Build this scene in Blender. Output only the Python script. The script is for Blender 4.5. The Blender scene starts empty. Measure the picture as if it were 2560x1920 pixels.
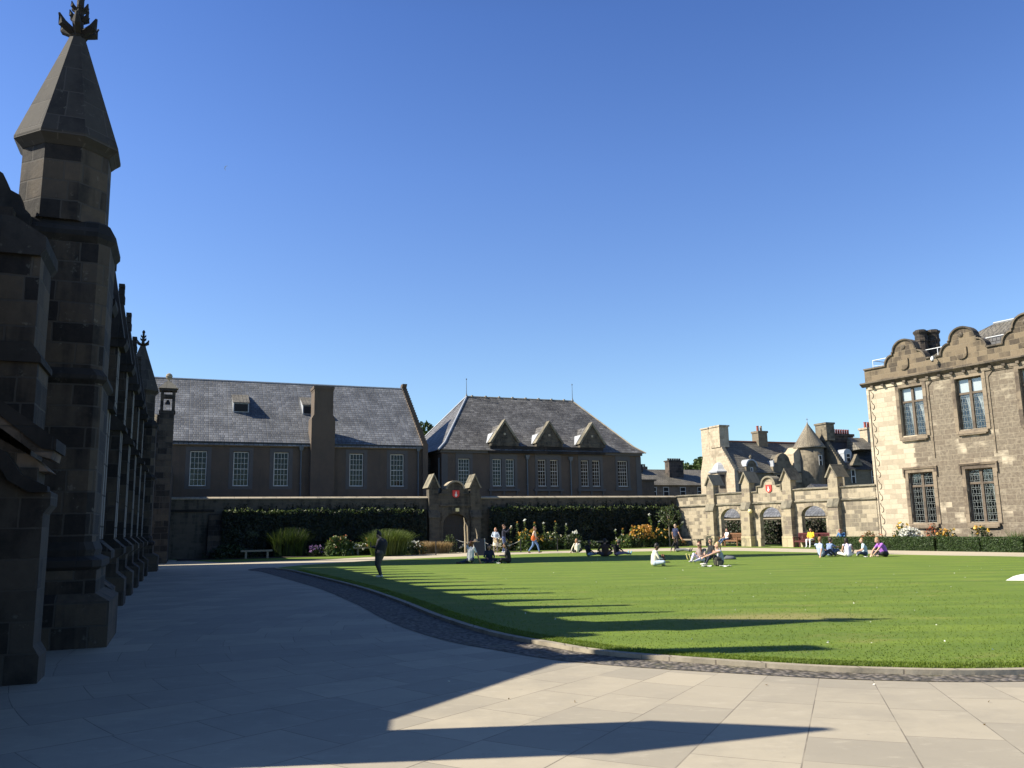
import bpy, bmesh, math, random
import numpy as np
from mathutils import Vector, Matrix
from mathutils.geometry import tessellate_polygon
PI = math.pi; R = math.radians
sc = bpy.context.scene; C = sc.collection
rng = np.random.default_rng(7); random.seed(7)

# ------------------------------------------------------------------ camera
F, CX, CY, HCAM = 2100.0, 1280.0, 960.0, 1.70
pit, rol = math.atan((1317 - 960) / F), 0.017
fw = Vector((0, math.cos(pit), math.sin(pit))); r0 = Vector((1, 0, 0)); u0 = Vector((0, -math.sin(pit), math.cos(pit)))
rt = r0 * math.cos(rol) - u0 * math.sin(rol); up = u0 * math.cos(rol) + r0 * math.sin(rol)
cam = bpy.data.cameras.new('camera'); co = bpy.data.objects.new('camera', cam); C.objects.link(co)
co.matrix_world = Matrix(((rt.x, up.x, -fw.x, 0), (rt.y, up.y, -fw.y, 0), (rt.z, up.z, -fw.z, HCAM), (0, 0, 0, 1)))
cam.sensor_width = 36; cam.lens = F / 2560 * 36; cam.clip_start = 0.1; cam.clip_end = 3000
sc.camera = co

# ------------------------------------------------------------------ light
SUN_EL = math.atan(0.80); SD = R(4.5)            # shadows fall towards +X, turned 4.5 degrees away from the viewer
w = bpy.data.worlds.new('World'); sc.world = w; w.use_nodes = True
nt = w.node_tree; bg = nt.nodes['Background']
sky = nt.nodes.new('ShaderNodeTexSky'); sky.sky_type = 'NISHITA'; sky.sun_disc = False
sky.sun_elevation = SUN_EL; sky.sun_rotation = R(-90) - SD
sky.air_density = 1.0; sky.dust_density = 0.35; sky.ozone_density = 3.2; sky.altitude = 20
# sky tint by elevation: blue gradient low down, zenith darkened to deepen the shade
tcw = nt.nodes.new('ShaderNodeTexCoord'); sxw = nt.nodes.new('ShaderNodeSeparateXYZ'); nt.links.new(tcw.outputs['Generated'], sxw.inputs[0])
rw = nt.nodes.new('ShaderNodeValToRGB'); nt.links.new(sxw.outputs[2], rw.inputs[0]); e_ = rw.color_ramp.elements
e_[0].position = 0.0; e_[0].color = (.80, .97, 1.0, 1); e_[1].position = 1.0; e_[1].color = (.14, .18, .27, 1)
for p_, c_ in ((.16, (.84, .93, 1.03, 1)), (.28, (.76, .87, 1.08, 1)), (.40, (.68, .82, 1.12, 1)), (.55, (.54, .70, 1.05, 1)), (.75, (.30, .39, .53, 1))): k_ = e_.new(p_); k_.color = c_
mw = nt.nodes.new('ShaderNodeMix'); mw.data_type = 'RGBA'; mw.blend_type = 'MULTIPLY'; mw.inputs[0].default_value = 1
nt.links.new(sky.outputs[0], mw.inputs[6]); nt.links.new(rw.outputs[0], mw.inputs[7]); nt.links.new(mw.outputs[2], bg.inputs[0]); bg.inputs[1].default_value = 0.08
sl = bpy.data.lights.new('sun', 'SUN'); sl.energy = 4.3; sl.angle = R(0.53); sl.color = (1, 0.92, 0.77)
so = bpy.data.objects.new('sun', sl); C.objects.link(so)
ld = Vector((math.cos(SD) * math.cos(SUN_EL), math.sin(SD) * math.cos(SUN_EL), -math.sin(SUN_EL)))
so.rotation_euler = ld.to_track_quat('-Z', 'Y').to_euler()
sc.view_settings.view_transform = 'Standard'; sc.view_settings.look = 'None'
sc.view_settings.exposure = 1.15; sc.view_settings.gamma = 1; sc.view_settings.use_curve_mapping = False

# ------------------------------------------------------------------ node helpers
class NT:
    def __init__(s, name):
        s.m = bpy.data.materials.new(name); s.m.use_nodes = True; s.t = s.m.node_tree
        s.b = s.t.nodes['Principled BSDF']; s.b.inputs['Roughness'].default_value = 0.85
    def n(s, ty, **k):
        n = s.t.nodes.new(ty)
        for a, v in k.items():
            if a[0] == '_': n.inputs[a[1:].replace('_', ' ')].default_value = v
            else: setattr(n, a, v)
        return n
    def l(s, a, b): s.t.links.new(a, b)
    def noise(s, vec, scale, detail=4, rough=0.6, w=None):
        n = s.n('ShaderNodeTexNoise', _Scale=scale, _Detail=detail, _Roughness=rough)
        if vec is not None: s.l(vec, n.inputs['Vector'])
        return n.outputs['Fac']
    def ramp(s, fac, a, b, va=0.0, vb=1.0):
        n = s.n('ShaderNodeMapRange'); n.inputs['From Min'].default_value = a; n.inputs['From Max'].default_value = b
        n.inputs['To Min'].default_value = va; n.inputs['To Max'].default_value = vb; n.interpolation_type = 'SMOOTHSTEP'
        s.l(fac, n.inputs['Value']); return n.outputs[0]
    def mix(s, fac, a, b, mode='MIX'):
        n = s.n('ShaderNodeMix', data_type='RGBA', blend_type=mode)
        for i, v in ((0, fac), (6, a), (7, b)):
            if isinstance(v, (int, float)): n.inputs[i].default_value = v
            elif isinstance(v, tuple): n.inputs[i].default_value = (*v, 1)
            else: s.l(v, n.inputs[i])
        return n.outputs[2]
    def math(s, op, a, b=0.0):
        n = s.n('ShaderNodeMath', operation=op)
        for i, v in ((0, a), (1, b)):
            if isinstance(v, (int, float)): n.inputs[i].default_value = v
            else: s.l(v, n.inputs[i])
        return n.outputs[0]
    def scale(s, vec, x, y, z):
        n = s.n('ShaderNodeMapping'); n.inputs['Scale'].default_value = (x, y, z); s.l(vec, n.inputs[0]); return n.outputs[0]
    def bump(s, h, strength=0.3, dist=0.02):
        n = s.n('ShaderNodeBump', _Strength=strength, _Distance=dist); s.l(h, n.inputs['Height']); s.l(n.outputs[0], s.b.inputs['Normal'])
    def col(s, c): s.l(c, s.b.inputs['Base Color'])

def flat(name, c, rough=0.8, metal=0.0, var=0.12, vs=6):
    t = NT(name); o = t.n('ShaderNodeTexCoord').outputs['Object']; f = t.noise(o, vs)
    k = t.mix(f, tuple(x * (1 - var) for x in c), tuple(min(1, x * (1 + var)) for x in c)); t.col(k)
    t.b.inputs['Roughness'].default_value = rough; t.b.inputs['Metallic'].default_value = metal
    return t.m
def stone(name, c1, c2, mort, rh, bw, dark=(.05, .04, .03), damt=0.5, dsc=0.5, ms=0.012, blotch=0.0, bumpd=0.02, xmask=None, streak=0.3, blk=0.5, lichen=0.0, squash=1.0):
    t = NT(name); tc = t.n('ShaderNodeTexCoord'); o = tc.outputs['Object']; uv = tc.outputs['UV']
    wob = t.n('ShaderNodeVectorMath', operation='MULTIPLY_ADD'); nn = t.n('ShaderNodeTexNoise', _Scale=2.2, _Detail=2.0); t.l(uv, nn.inputs['Vector'])
    t.l(nn.outputs['Color'], wob.inputs[0]); wob.inputs[1].default_value = (.035, .03, 0); t.l(uv, wob.inputs[2])
    br = t.n('ShaderNodeTexBrick', offset=0.5, squash=0.7, squash_frequency=3)
    br.inputs['Scale'].default_value = 1; br.inputs['Mortar Size'].default_value = ms; br.inputs['Mortar Smooth'].default_value = 0.3
    br.inputs['Brick Width'].default_value = bw; br.inputs['Row Height'].default_value = rh; br.inputs['Bias'].default_value = 0.0
    br.inputs['Color1'].default_value = (0, 0, 0, 1); br.inputs['Color2'].default_value = (1, 1, 1, 1); br.inputs['Mortar'].default_value = (.5, .5, .5, 1)
    t.l(wob.outputs[0], br.inputs['Vector'])
    base = t.mix(br.outputs['Color'], c1, c2)
    fine = t.noise(o, 9, 6, .7)
    base = t.mix(t.ramp(fine, .3, .7, 0, .6), base, tuple(x * .68 for x in c1))
    base = t.mix(t.ramp(t.noise(o, 2.7, 6, .75), .42, .68, 0, .55), base, tuple(min(1, x * 1.35) for x in c2))
    big = t.noise(t.scale(o, 1 / squash, 1 / squash, squash), dsc, 5, .65)
    st = t.noise(t.scale(o, 2.6, 2.6, .35), 1.0, 4, .6)
    perb = t.math('MULTIPLY', br.outputs['Color'], blk * .35)
    mk = t.math('ADD', t.math('ADD', t.math('MULTIPLY', big, 1 - streak), t.math('MULTIPLY', st, streak)), t.math('SUBTRACT', perb, blk * .17))
    if xmask:
        sx = t.n('ShaderNodeSeparateXYZ'); t.l(o, sx.inputs[0])
        mk = t.math('ADD', mk, t.ramp(t.math('ADD', sx.outputs[0], t.math('MULTIPLY', big, 1.6)), xmask[0], xmask[1], -xmask[2], xmask[3]))
    dk = t.ramp(mk, .62 - damt * .3, .78 - damt * .3)
    base = t.mix(t.math('MULTIPLY', dk, t.ramp(t.noise(o, 6, 5, .75), .25, .7, 1.0, .62)), base, dark)
    if blotch:
        bl = t.ramp(t.math('ADD', t.math('MULTIPLY', br.outputs['Color'], .55), t.math('MULTIPLY', t.noise(o, 1.3, 3), .6)), .62, .74)
        base = t.mix(t.math('MULTIPLY', bl, blotch), base, tuple(x * 1.6 for x in dark))
    if lichen:
        base = t.mix(t.math('MULTIPLY', t.ramp(t.noise(o, 5, 5, .75), .6, .7), lichen), base, (.35, .34, .28))
    base = t.mix(t.math('MULTIPLY', br.outputs['Fac'], .75), base, mort)
    t.col(base); t.b.inputs['Roughness'].default_value = .9
    h = t.math('ADD', t.math('MULTIPLY', fine, .5), t.math('SUBTRACT', t.math('MULTIPLY', br.outputs['Color'], .25), t.math('MULTIPLY', br.outputs['Fac'], .8)))
    t.bump(h, .7, bumpd)
    return t.m
def slate(name, c1, c2, rh=.2, bw=.28, light=.35):
    t = NT(name); tc = t.n('ShaderNodeTexCoord'); o = tc.outputs['Object']; uv = tc.outputs['UV']
    br = t.n('ShaderNodeTexBrick', offset=0.5, squash=.8, squash_frequency=2)
    br.inputs['Scale'].default_value = 1; br.inputs['Mortar Size'].default_value = .022; br.inputs['Mortar Smooth'].default_value = 0.6
    br.inputs['Brick Width'].default_value = bw; br.inputs['Row Height'].default_value = rh
    br.inputs['Color1'].default_value = (0, 0, 0, 1); br.inputs['Color2'].default_value = (1, 1, 1, 1); br.inputs['Mortar'].default_value = (.3, .3, .3, 1)
    t.l(uv, br.inputs['Vector'])
    base = t.mix(br.outputs['Color'], c1, c2)
    base = t.mix(t.ramp(t.noise(o, .6, 5, .7), .35, .7), base, tuple(x * .62 for x in c1))
    base = t.mix(t.math('MULTIPLY', t.ramp(t.noise(t.scale(uv, 1.6, 4.5, 1), 1, 6, .8), .56, .68), light), base, (.38, .38, .36))
    base = t.mix(t.math('MULTIPLY', br.outputs['Fac'], .9), base, (.015, .015, .017))
    t.col(base); t.b.inputs['Roughness'].default_value = .55
    sp = t.n('ShaderNodeSeparateXYZ'); t.l(uv, sp.inputs[0])
    saw = t.math('FRACT', t.math('DIVIDE', sp.outputs[1], rh))
    t.bump(t.math('ADD', t.math('SUBTRACT', t.math('MULTIPLY', br.outputs['Color'], .4), t.math('MULTIPLY', br.outputs['Fac'], 1.0)), t.math('MULTIPLY', saw, -.8)), .8, .03)
    return t.m
def leaf(name, c1, c2, vs=1.2, tr=.25, c3=None):
    t = NT(name); g = t.n('ShaderNodeNewGeometry'); o = t.n('ShaderNodeTexCoord').outputs['Object']
    k = t.mix(g.outputs['Random Per Island'], c1, c2)
    k = t.mix(t.ramp(t.noise(o, vs, 3), .35, .65, 0, .5), k, c3 or tuple(x * .55 for x in c1))
    t.col(k); t.b.inputs['Roughness'].default_value = .55
    tl = t.n('ShaderNodeBsdfTranslucent'); t.l(k, tl.inputs[0]); mx = t.n('ShaderNodeMixShader'); mx.inputs[0].default_value = tr
    t.l(t.b.outputs[0], mx.inputs[1]); t.l(tl.outputs[0], mx.inputs[2]); t.l(mx.outputs[0], t.t.nodes['Material Output'].inputs[0])
    return t.m
def glassmat(name, tint=(.2, .22, .24), refl=.024):
    t = NT(name); tr = t.n('ShaderNodeBsdfTransparent'); tr.inputs[0].default_value = (*tint, 1)
    gl = t.n('ShaderNodeBsdfGlossy'); gl.inputs['Roughness'].default_value = .06; gl.inputs[0].default_value = (.9, .95, 1, 1)
    o = t.n('ShaderNodeTexCoord').outputs['Object']; b = t.n('ShaderNodeBump', _Strength=.12, _Distance=.05); t.l(t.noise(o, 2.2, 2), b.inputs['Height']); t.l(b.outputs[0], gl.inputs['Normal'])
    mx = t.n('ShaderNodeMixShader'); mx.inputs[0].default_value = refl
    t.l(tr.outputs[0], mx.inputs[1]); t.l(gl.outputs[0], mx.inputs[2]); t.l(mx.outputs[0], t.t.nodes['Material Output'].inputs[0]); return t.m

M = {}
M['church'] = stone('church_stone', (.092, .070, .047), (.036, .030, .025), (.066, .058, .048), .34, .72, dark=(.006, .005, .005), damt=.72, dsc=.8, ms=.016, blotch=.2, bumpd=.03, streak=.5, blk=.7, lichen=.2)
M['church_pale'] = stone('church_pale_quoins', (.26, .24, .215), (.15, .14, .13), (.03, .03, .03), .62, 3.0, dark=(.05, .045, .04), damt=.3, dsc=1.2, ms=.02, bumpd=.02)
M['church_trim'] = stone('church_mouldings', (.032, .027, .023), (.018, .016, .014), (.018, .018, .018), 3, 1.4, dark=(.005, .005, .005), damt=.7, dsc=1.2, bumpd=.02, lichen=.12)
M['porch'] = stone('porch_stone', (.20, .15, .11), (.13, .10, .075), (.06, .05, .04), .3, .6, dark=(.02, .016, .013), damt=.5, dsc=1.1, lichen=.1)
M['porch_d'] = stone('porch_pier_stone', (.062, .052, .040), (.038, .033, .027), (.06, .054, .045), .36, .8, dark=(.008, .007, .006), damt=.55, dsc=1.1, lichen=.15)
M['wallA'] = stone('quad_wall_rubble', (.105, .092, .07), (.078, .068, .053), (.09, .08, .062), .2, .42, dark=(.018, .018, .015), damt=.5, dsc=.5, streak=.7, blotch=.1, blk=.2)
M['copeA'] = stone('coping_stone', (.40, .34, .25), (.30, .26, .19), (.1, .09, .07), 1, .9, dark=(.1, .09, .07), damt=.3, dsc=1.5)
M['wallB'] = stone('arcade_ashlar', (.43, .37, .265), (.30, .255, .18), (.38, .33, .24), .27, .6, dark=(.125, .108, .082), damt=.52, dsc=.5, blotch=.35, streak=.35, blk=.8)
M['pierB'] = stone('arcade_pier_ashlar', (.40, .34, .235), (.27, .23, .16), (.42, .37, .27), .3, .55, dark=(.12, .1, .078), damt=.5, dsc=.9, blotch=.75)
M['baseB'] = stone('arcade_base', (.50, .42, .27), (.40, .34, .22), (.2, .18, .13), .6, 1.0, dark=(.16, .14, .1), damt=.3, dsc=1.2)
M['trimB'] = stone('arcade_moulding', (.25, .225, .165), (.19, .17, .125), (.08, .07, .05), 3, .9, dark=(.07, .065, .05), damt=.55, dsc=1.4)
M['hall'] = stone('hall_ashlar', (.54, .47, .35), (.41, .345, .25), (.40, .34, .25), .3, .78, dark=(.092, .072, .053), damt=.50, dsc=.42, ms=.011, blotch=.22, xmask=(2.6, 4.2, .36, .17), streak=.15, blk=.6, squash=1.6)
M['hall_par'] = stone('hall_parapet', (.22, .17, .11), (.13, .10, .065), (.27, .22, .15), .3, .62, dark=(.045, .035, .026), damt=.58, dsc=.7, blotch=.3, blk=.7)
M['hall_trim'] = stone('hall_mouldings', (.16, .13, .095), (.11, .09, .065), (.06, .05, .04), 3, 1.1, dark=(.035, .03, .025), damt=.6, dsc=1.4)
M['hall_sur'] = stone('hall_window_stone', (.27, .215, .15), (.20, .16, .115), (.1, .08, .06), .5, 2.0, dark=(.06, .045, .035), damt=.5, dsc=.8)
M['hall_dress'] = stone('hall_dressed_band', (.5, .42, .29), (.42, .35, .24), (.2, .17, .12), 3, .9, dark=(.2, .16, .11), damt=.35, dsc=1)
M['mull'] = stone('mullion_stone', (.15, .115, .085), (.12, .095, .07), (.1, .08, .06), .6, 2.0, dark=(.06, .05, .04), damt=.4, dsc=1.4)
M['hall_chim'] = stone('hall_chimney_stone', (.11, .085, .065), (.07, .055, .045), (.15, .12, .09), .3, .5, dark=(.02, .018, .016), damt=.6, dsc=.8)
def harl():
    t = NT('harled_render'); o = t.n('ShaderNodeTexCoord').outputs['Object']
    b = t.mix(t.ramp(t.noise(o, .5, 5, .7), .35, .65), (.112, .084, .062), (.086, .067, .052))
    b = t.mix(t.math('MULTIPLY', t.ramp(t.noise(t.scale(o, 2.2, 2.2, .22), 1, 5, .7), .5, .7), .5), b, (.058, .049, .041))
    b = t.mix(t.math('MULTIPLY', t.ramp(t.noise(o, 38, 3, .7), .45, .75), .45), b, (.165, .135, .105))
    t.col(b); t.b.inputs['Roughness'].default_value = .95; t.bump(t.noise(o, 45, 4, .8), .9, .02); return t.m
M['harl'] = harl()
M['harl_dress'] = flat('painted_window_margins', (0.0945, 0.091, 0.0875), .9, 0, .2, 1.1)
M['eaves'] = stone('eaves_stone', (.25, .2, .135), (.2, .16, .11), (.05, .04, .03), 3, .8, dark=(.1, .08, .06), damt=.3, dsc=1)
M['slate1'] = slate('blue_grey_slate', (.125, .135, .155), (.24, .25, .27), .29, .34, .35)
M['slate2'] = slate('weathered_slate', (.085, .082, .08), (.20, .195, .19), .29, .4, .8)
M['slate3'] = slate('brown_slate', (.16, .145, .115), (.23, .21, .17), .26, .3, .3)
M['slate4'] = slate('dark_slate', (.045, .047, .052), (.08, .08, .085), .22, .3, .1)
M['slate5'] = slate('stone_slates', (.40, .34, .24), (.28, .24, .17), .14, .22, .2)
M['lead'] = flat('lead_flashing', (.36, .38, .41), .5, 0, .15, 3)
M['pipe'] = flat('blue_grey_downpipe', (.09, .11, .13), .5)
M['white'] = flat('white_painted_wood', (.62, .60, .55), .6, 0, .06)
M['rail'] = flat('white_steel_rail', (.75, .78, .8), .4)
M['dark'] = flat('dark_interior', (.02, .02, .022), .9)
M['glass'] = glassmat('window_glass')
M['glass2'] = glassmat('leaded_glass', (.7, .75, .78), .10)
M['leadline'] = flat('leaded_came', (.24, .27, .27), .5)
M['curtain'] = flat('white_curtain', (.78, .76, .7), .9, 0, .1, 9)
M['red'] = flat('red_shield_paint', (.62, .04, .03), .6, 0, .1)
M['whitep'] = flat('white_emblem_paint', (.8, .78, .72), .6)
M['oldwood'] = flat('dark_oak_door', (.028, .022, .019), .7, 0, .3, 5)
M['globe'] = flat('cream_lamp_globe', (.85, .72, .35), .35, 0, .05)
M['iron'] = flat('black_iron', (.015, .016, .018), .5)
M['sand1'] = stone('baronial_stone', (.22, .185, .13), (.16, .135, .095), (.15, .13, .09), .28, .5, dark=(.075, .065, .05), damt=.42, dsc=.5)
M['sand_l'] = stone('baronial_gable_stone', (.50, .42, .30), (.42, .35, .25), (.38, .32, .23), .28, .5, dark=(.24, .2, .14), damt=.35, dsc=.5)
M['potred'] = flat('red_clay_pot', (.30, .07, .045), .8, 0, .2)
M['potbuff'] = flat('buff_clay_pot', (.5, .38, .25), .8)
M['tileridge'] = flat('terracotta_ridge', (.3, .12, .07), .8, 0, .3)
M['brickrow'] = stone('terrace_stone', (.26, .2, .15), (.2, .15, .11), (.25, .21, .16), .25, .4, dark=(.1, .08, .06), damt=.4, dsc=.6)
M['bench_stone'] = stone('bench_stone', (.30, .26, .19), (.26, .22, .165), (.2, .17, .13), 3, 3, dark=(.14, .12, .095), damt=.35, dsc=2)
M['teak'] = flat('brown_teak', (.20, .095, .045), .6, 0, .2, 8)
M['maroon'] = flat('maroon_painted_wood', (.085, .012, .014), .55, 0, .2, 8)
M['rope'] = flat('white_rope', (.6, .6, .56), .9)
M['driftwood'] = flat('pale_bare_wood', (.50, .41, .27), .85, 0, .25, 6)
M['bark'] = flat('grey_bark', (.20, .17, .13), .9, 0, .3, 8)
M['paper'] = flat('white_cloth', (.85, .84, .8), .85, 0, .03)
M['soil'] = flat('bed_soil', (.03, .022, .016), .95, 0, .3, 4)
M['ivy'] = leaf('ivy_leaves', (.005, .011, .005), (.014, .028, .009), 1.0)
M['ivytop'] = leaf('ivy_painted_sunlit', (.06, .10, .025), (.20, .25, .08), 3, .3)  # brighter ivy copy: sun on the top leaves is put into the colour
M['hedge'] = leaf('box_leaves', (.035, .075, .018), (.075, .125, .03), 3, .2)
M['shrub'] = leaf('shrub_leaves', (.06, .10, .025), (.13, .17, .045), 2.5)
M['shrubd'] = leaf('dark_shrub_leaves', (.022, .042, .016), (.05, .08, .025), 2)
M['tallgrass'] = leaf('ornamental_grass', (.07, .13, .015), (.16, .2, .03), 2)
M['drygrass'] = leaf('bronze_grass', (.30, .20, .09), (.46, .33, .16), 2, .3, (.12, .1, .04))
M['fl_white'] = leaf('white_petals', (.85, .84, .78), (.75, .76, .66), 3, .2, (.7, .7, .6))
M['fl_yel'] = leaf('yellow_petals', (.75, .42, .04), (.8, .6, .12), 3, .2, (.6, .35, .05))
M['fl_ora'] = leaf('orange_petals', (.60, .27, .05), (.7, .42, .1), 3, .2, (.35, .2, .05))
M['fl_pur'] = leaf('mauve_petals', (.42, .22, .5), (.5, .32, .55), 3, .2, (.3, .15, .35))
M['fl_red'] = leaf('red_petals', (.5, .12, .05), (.55, .2, .08), 3, .2, (.3, .06, .03))
M['tree'] = leaf('tree_leaves', (.035, .07, .014), (.10, .14, .03), .35)
M['blade'] = leaf('lawn_blades', (.13, .20, .012), (.20, .265, .03), .7, .45, (.12, .17, .03))

# ------------------------------------------------------------------ mesh builder
class MB:
    def __init__(s): s.v = []; s.f = []; s.m = []
    def add(s, vs, fs, m=0):
        k = len(s.v); s.v += [tuple(p) for p in vs]; s.f += [tuple(i + k for i in f) for f in fs]; s.m += [m] * len(fs); return s
    def box(s, x0, x1, y0, y1, z0, z1, m=0):
        v = [(x, y, z) for z in (z0, z1) for y in (y0, y1) for x in (x0, x1)]
        return s.add(v, [(0, 2, 3, 1), (4, 5, 7, 6), (0, 1, 5, 4), (2, 6, 7, 3), (0, 4, 6, 2), (1, 3, 7, 5)], m)
    def frus(s, a, b, z0, z1, m=0):      # a, b = (x0,x1,y0,y1) rectangles at two heights
        v = [(x, y, z) for r_, z in ((a, z0), (b, z1)) for y in r_[2:] for x in r_[:2]]
        return s.add(v, [(0, 2, 3, 1), (4, 5, 7, 6), (0, 1, 5, 4), (2, 6, 7, 3), (0, 4, 6, 2), (1, 3, 7, 5)], m)
    def ring(s, loops, m=0, cap=True, closed=True):
        n = len(loops[0]); v = [p for L in loops for p in L]; f = []
        for i in range(len(loops) - 1):
            for j in range(n if closed else n - 1):
                a = i * n + j; b = i * n + (j + 1) % n; f.append((a, b, b + n, a + n))
        if cap: f.append(tuple(reversed(range(n)))); f.append(tuple(range((len(loops) - 1) * n, len(loops) * n)))
        return s.add(v, f, m)
    def lathe(s, prof, cx=0, cy=0, n=12, m=0, ph=0.0, sx=1, sy=1):      # prof: (r,z)
        return s.ring([[(cx + r * sx * math.cos(ph + 2 * PI * i / n), cy + r * sy * math.sin(ph + 2 * PI * i / n), z) for i in range(n)] for r, z in prof], m)
    def oct(s, prof, cx, cy, m=0):      # octagon by apothem
        return s.lathe([(r / math.cos(PI / 8), z) for r, z in prof], cx, cy, 8, m, PI / 8)
    def extr(s, poly, h0, h1, ax='y', m=0, holes=()):   # 2D polygon (a,b) with holes, extruded along ax
        loops = [list(poly)] + [list(h) for h in holes]
        def P(a, b, h): return {'y': (a, h, b), 'x': (h, a, b), 'z': (a, b, h)}[ax]
        flatl = [p for L in loops for p in L]; n = len(flatl)
        tri = tessellate_polygon([[Vector((p[0], p[1], 0)) for p in L] for L in loops])
        v = [P(a, b, h0) for a, b in flatl] + [P(a, b, h1) for a, b in flatl]
        f = [tuple(t) for t in tri] + [tuple(i + n for i in reversed(t)) for t in tri]
        k = 0
        for L in loops:
            c = len(L)
            for i in range(c): a = k + i; b = k + (i + 1) % c; f.append((a, b, b + n, a + n))
            k += c
        return s.add(v, f, m)
    def tube(s, pts, r, n=6, m=0):
        pts = [Vector(p) for p in pts]; rr = r if isinstance(r, (list, tuple)) else [r] * len(pts); loops = []
        for i, p in enumerate(pts):
            d = (pts[min(i + 1, len(pts) - 1)] - pts[max(i - 1, 0)]).normalized()
            a = d.cross(Vector((0, 0, 1)) if abs(d.z) < .9 else Vector((1, 0, 0))).normalized(); b = d.cross(a)
            loops.append([tuple(p + (a * math.cos(2 * PI * j / n) + b * math.sin(2 * PI * j / n)) * rr[i]) for j in range(n)])
        return s.ring(loops, m)
    def sph(s, c, r, n=10, m=0, sc_=(1, 1, 1)):
        k = max(4, n // 2); return s.add(*_sph(c, r, n, k, sc_), m)
    def build(s, name, mats, parent=None, smooth=False, loc=None, fix=True):
        me = bpy.data.meshes.new(name); me.from_pydata(s.v, [], s.f)
        if not isinstance(mats, (list, tuple)): mats = [mats]
        for mm in mats: me.materials.append(M[mm] if isinstance(mm, str) else mm)
        me.polygons.foreach_set('material_index', s.m)
        if fix:
            b = bmesh.new(); b.from_mesh(me); bmesh.ops.recalc_face_normals(b, faces=b.faces); b.to_mesh(me); b.free()
        uvs(me)
        if smooth: me.polygons.foreach_set('use_smooth', [True] * len(me.polygons))
        o = bpy.data.objects.new(name, me); C.objects.link(o); o.parent = parent
        if loc: o.location = loc
        return o
def _sph(c, r, n, k, sc_):
    v = [(c[0], c[1], c[2] - r * sc_[2])]; f = []
    for i in range(1, k):
        a = -PI / 2 + PI * i / k
        v += [(c[0] + r * sc_[0] * math.cos(a) * math.cos(2 * PI * j / n), c[1] + r * sc_[1] * math.cos(a) * math.sin(2 * PI * j / n), c[2] + r * sc_[2] * math.sin(a)) for j in range(n)]
    v.append((c[0], c[1], c[2] + r * sc_[2]))
    for j in range(n): f.append((0, 1 + (j + 1) % n, 1 + j))
    for i in range(k - 2):
        for j in range(n): a = 1 + i * n + j; b = 1 + i * n + (j + 1) % n; f.append((a, b, b + n, a + n))
    e = len(v) - 1; q = 1 + (k - 2) * n
    for j in range(n): f.append((e, q + j, q + (j + 1) % n))
    return v, f
def uvs(me):
    n = len(me.loops)
    if not n: return
    L = me.uv_layers.new(name='UVMap'); co_ = np.empty(len(me.vertices) * 3); me.vertices.foreach_get('co', co_); co_ = co_.reshape(-1, 3)
    vi = np.empty(n, dtype=np.int32); me.loops.foreach_get('vertex_index', vi)
    nr = np.empty(len(me.polygons) * 3); me.polygons.foreach_get('normal', nr); nr = nr.reshape(-1, 3)
    tot = np.empty(len(me.polygons), dtype=np.int32); me.polygons.foreach_get('loop_total', tot); nr = np.repeat(nr, tot, 0)
    t = np.stack([-nr[:, 1], nr[:, 0], 0 * nr[:, 0]], 1); ln = np.linalg.norm(t, axis=1); fl = ln < .05; t[fl] = (1, 0, 0); ln[fl] = 1; t /= ln[:, None]
    b = np.cross(nr, t); p = co_[vi]; uv = np.stack([(p * t).sum(1), (p * b).sum(1)], 1); L.data.foreach_set('uv', uv.astype(np.float32).ravel())

def tag(o, label=None, cat=None, group=None, kind=None):
    for k, v in (('label', label), ('category', cat), ('group', group), ('kind', kind)):
        if v: o[k] = v
    return o
def thing(name, label, cat, loc=(0, 0, 0), rz=0.0, group=None):
    o = bpy.data.objects.new(name, None); C.objects.link(o); o.location = loc; o.rotation_euler = (0, 0, rz); o.empty_display_size = .3
    return tag(o, label, cat, group)
def copy_tree(o, loc, rz, label, parent=None, scale=None):
    c = o.copy(); C.objects.link(c); c.parent = parent
    if parent is None:
        c.location = loc; c.rotation_euler = (0, 0, rz); c['label'] = label
        if scale: c.scale = (scale,) * 3
    for ch in list(o.children): copy_tree(ch, None, 0, None, c)
    return c
def struct(name, mb, m, **k):
    o = mb.build(name, m, None, **k); return tag(o, kind='structure')
def cards(name, P, size, mats, parent=None, mi=None, up=0.0, asp=1.0, nrm=None, spread=1.0):
    """many small leaf-shaped quads at points P (n,3)"""
    n = len(P); P = np.asarray(P, float)
    a = rng.normal(size=(n, 3)); a[:, 2] += up * 2
    if nrm is not None: a = nrm + rng.normal(size=(n, 3)) * spread
    a /= np.linalg.norm(a, axis=1)[:, None]
    b = rng.normal(size=(n, 3)); b -= (b * a).sum(1)[:, None] * a; b /= np.linalg.norm(b, axis=1)[:, None]
    c = np.cross(a, b); s_ = (size * rng.uniform(.6, 1.3, n))[:, None]
    b = b * s_ * asp; c = c * s_ * .62
    V = np.stack([P - b, P + c + a * s_ * .12, P + b, P - c + a * s_ * .12], 1).reshape(-1, 3)
    return quads(name, V, mats, parent, mi)
def quads(name, V, mats, parent=None, mi=None, k=4):
    n = len(V) // k; me = bpy.data.meshes.new(name); me.vertices.add(n * k); me.vertices.foreach_set('co', V.astype(np.float32).ravel())
    me.loops.add(n * k); me.loops.foreach_set('vertex_index', np.arange(n * k, dtype=np.int32)); me.polygons.add(n)
    me.polygons.foreach_set('loop_start', np.arange(0, n * k, k, dtype=np.int32))
    for mm in (mats if isinstance(mats, (list, tuple)) else [mats]): me.materials.append(M[mm])
    if mi is not None: me.polygons.foreach_set('material_index', np.asarray(mi, dtype=np.int32))
    me.update(calc_edges=True); me.validate()
    o = bpy.data.objects.new(name, me); C.objects.link(o); o.parent = parent; return o
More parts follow.
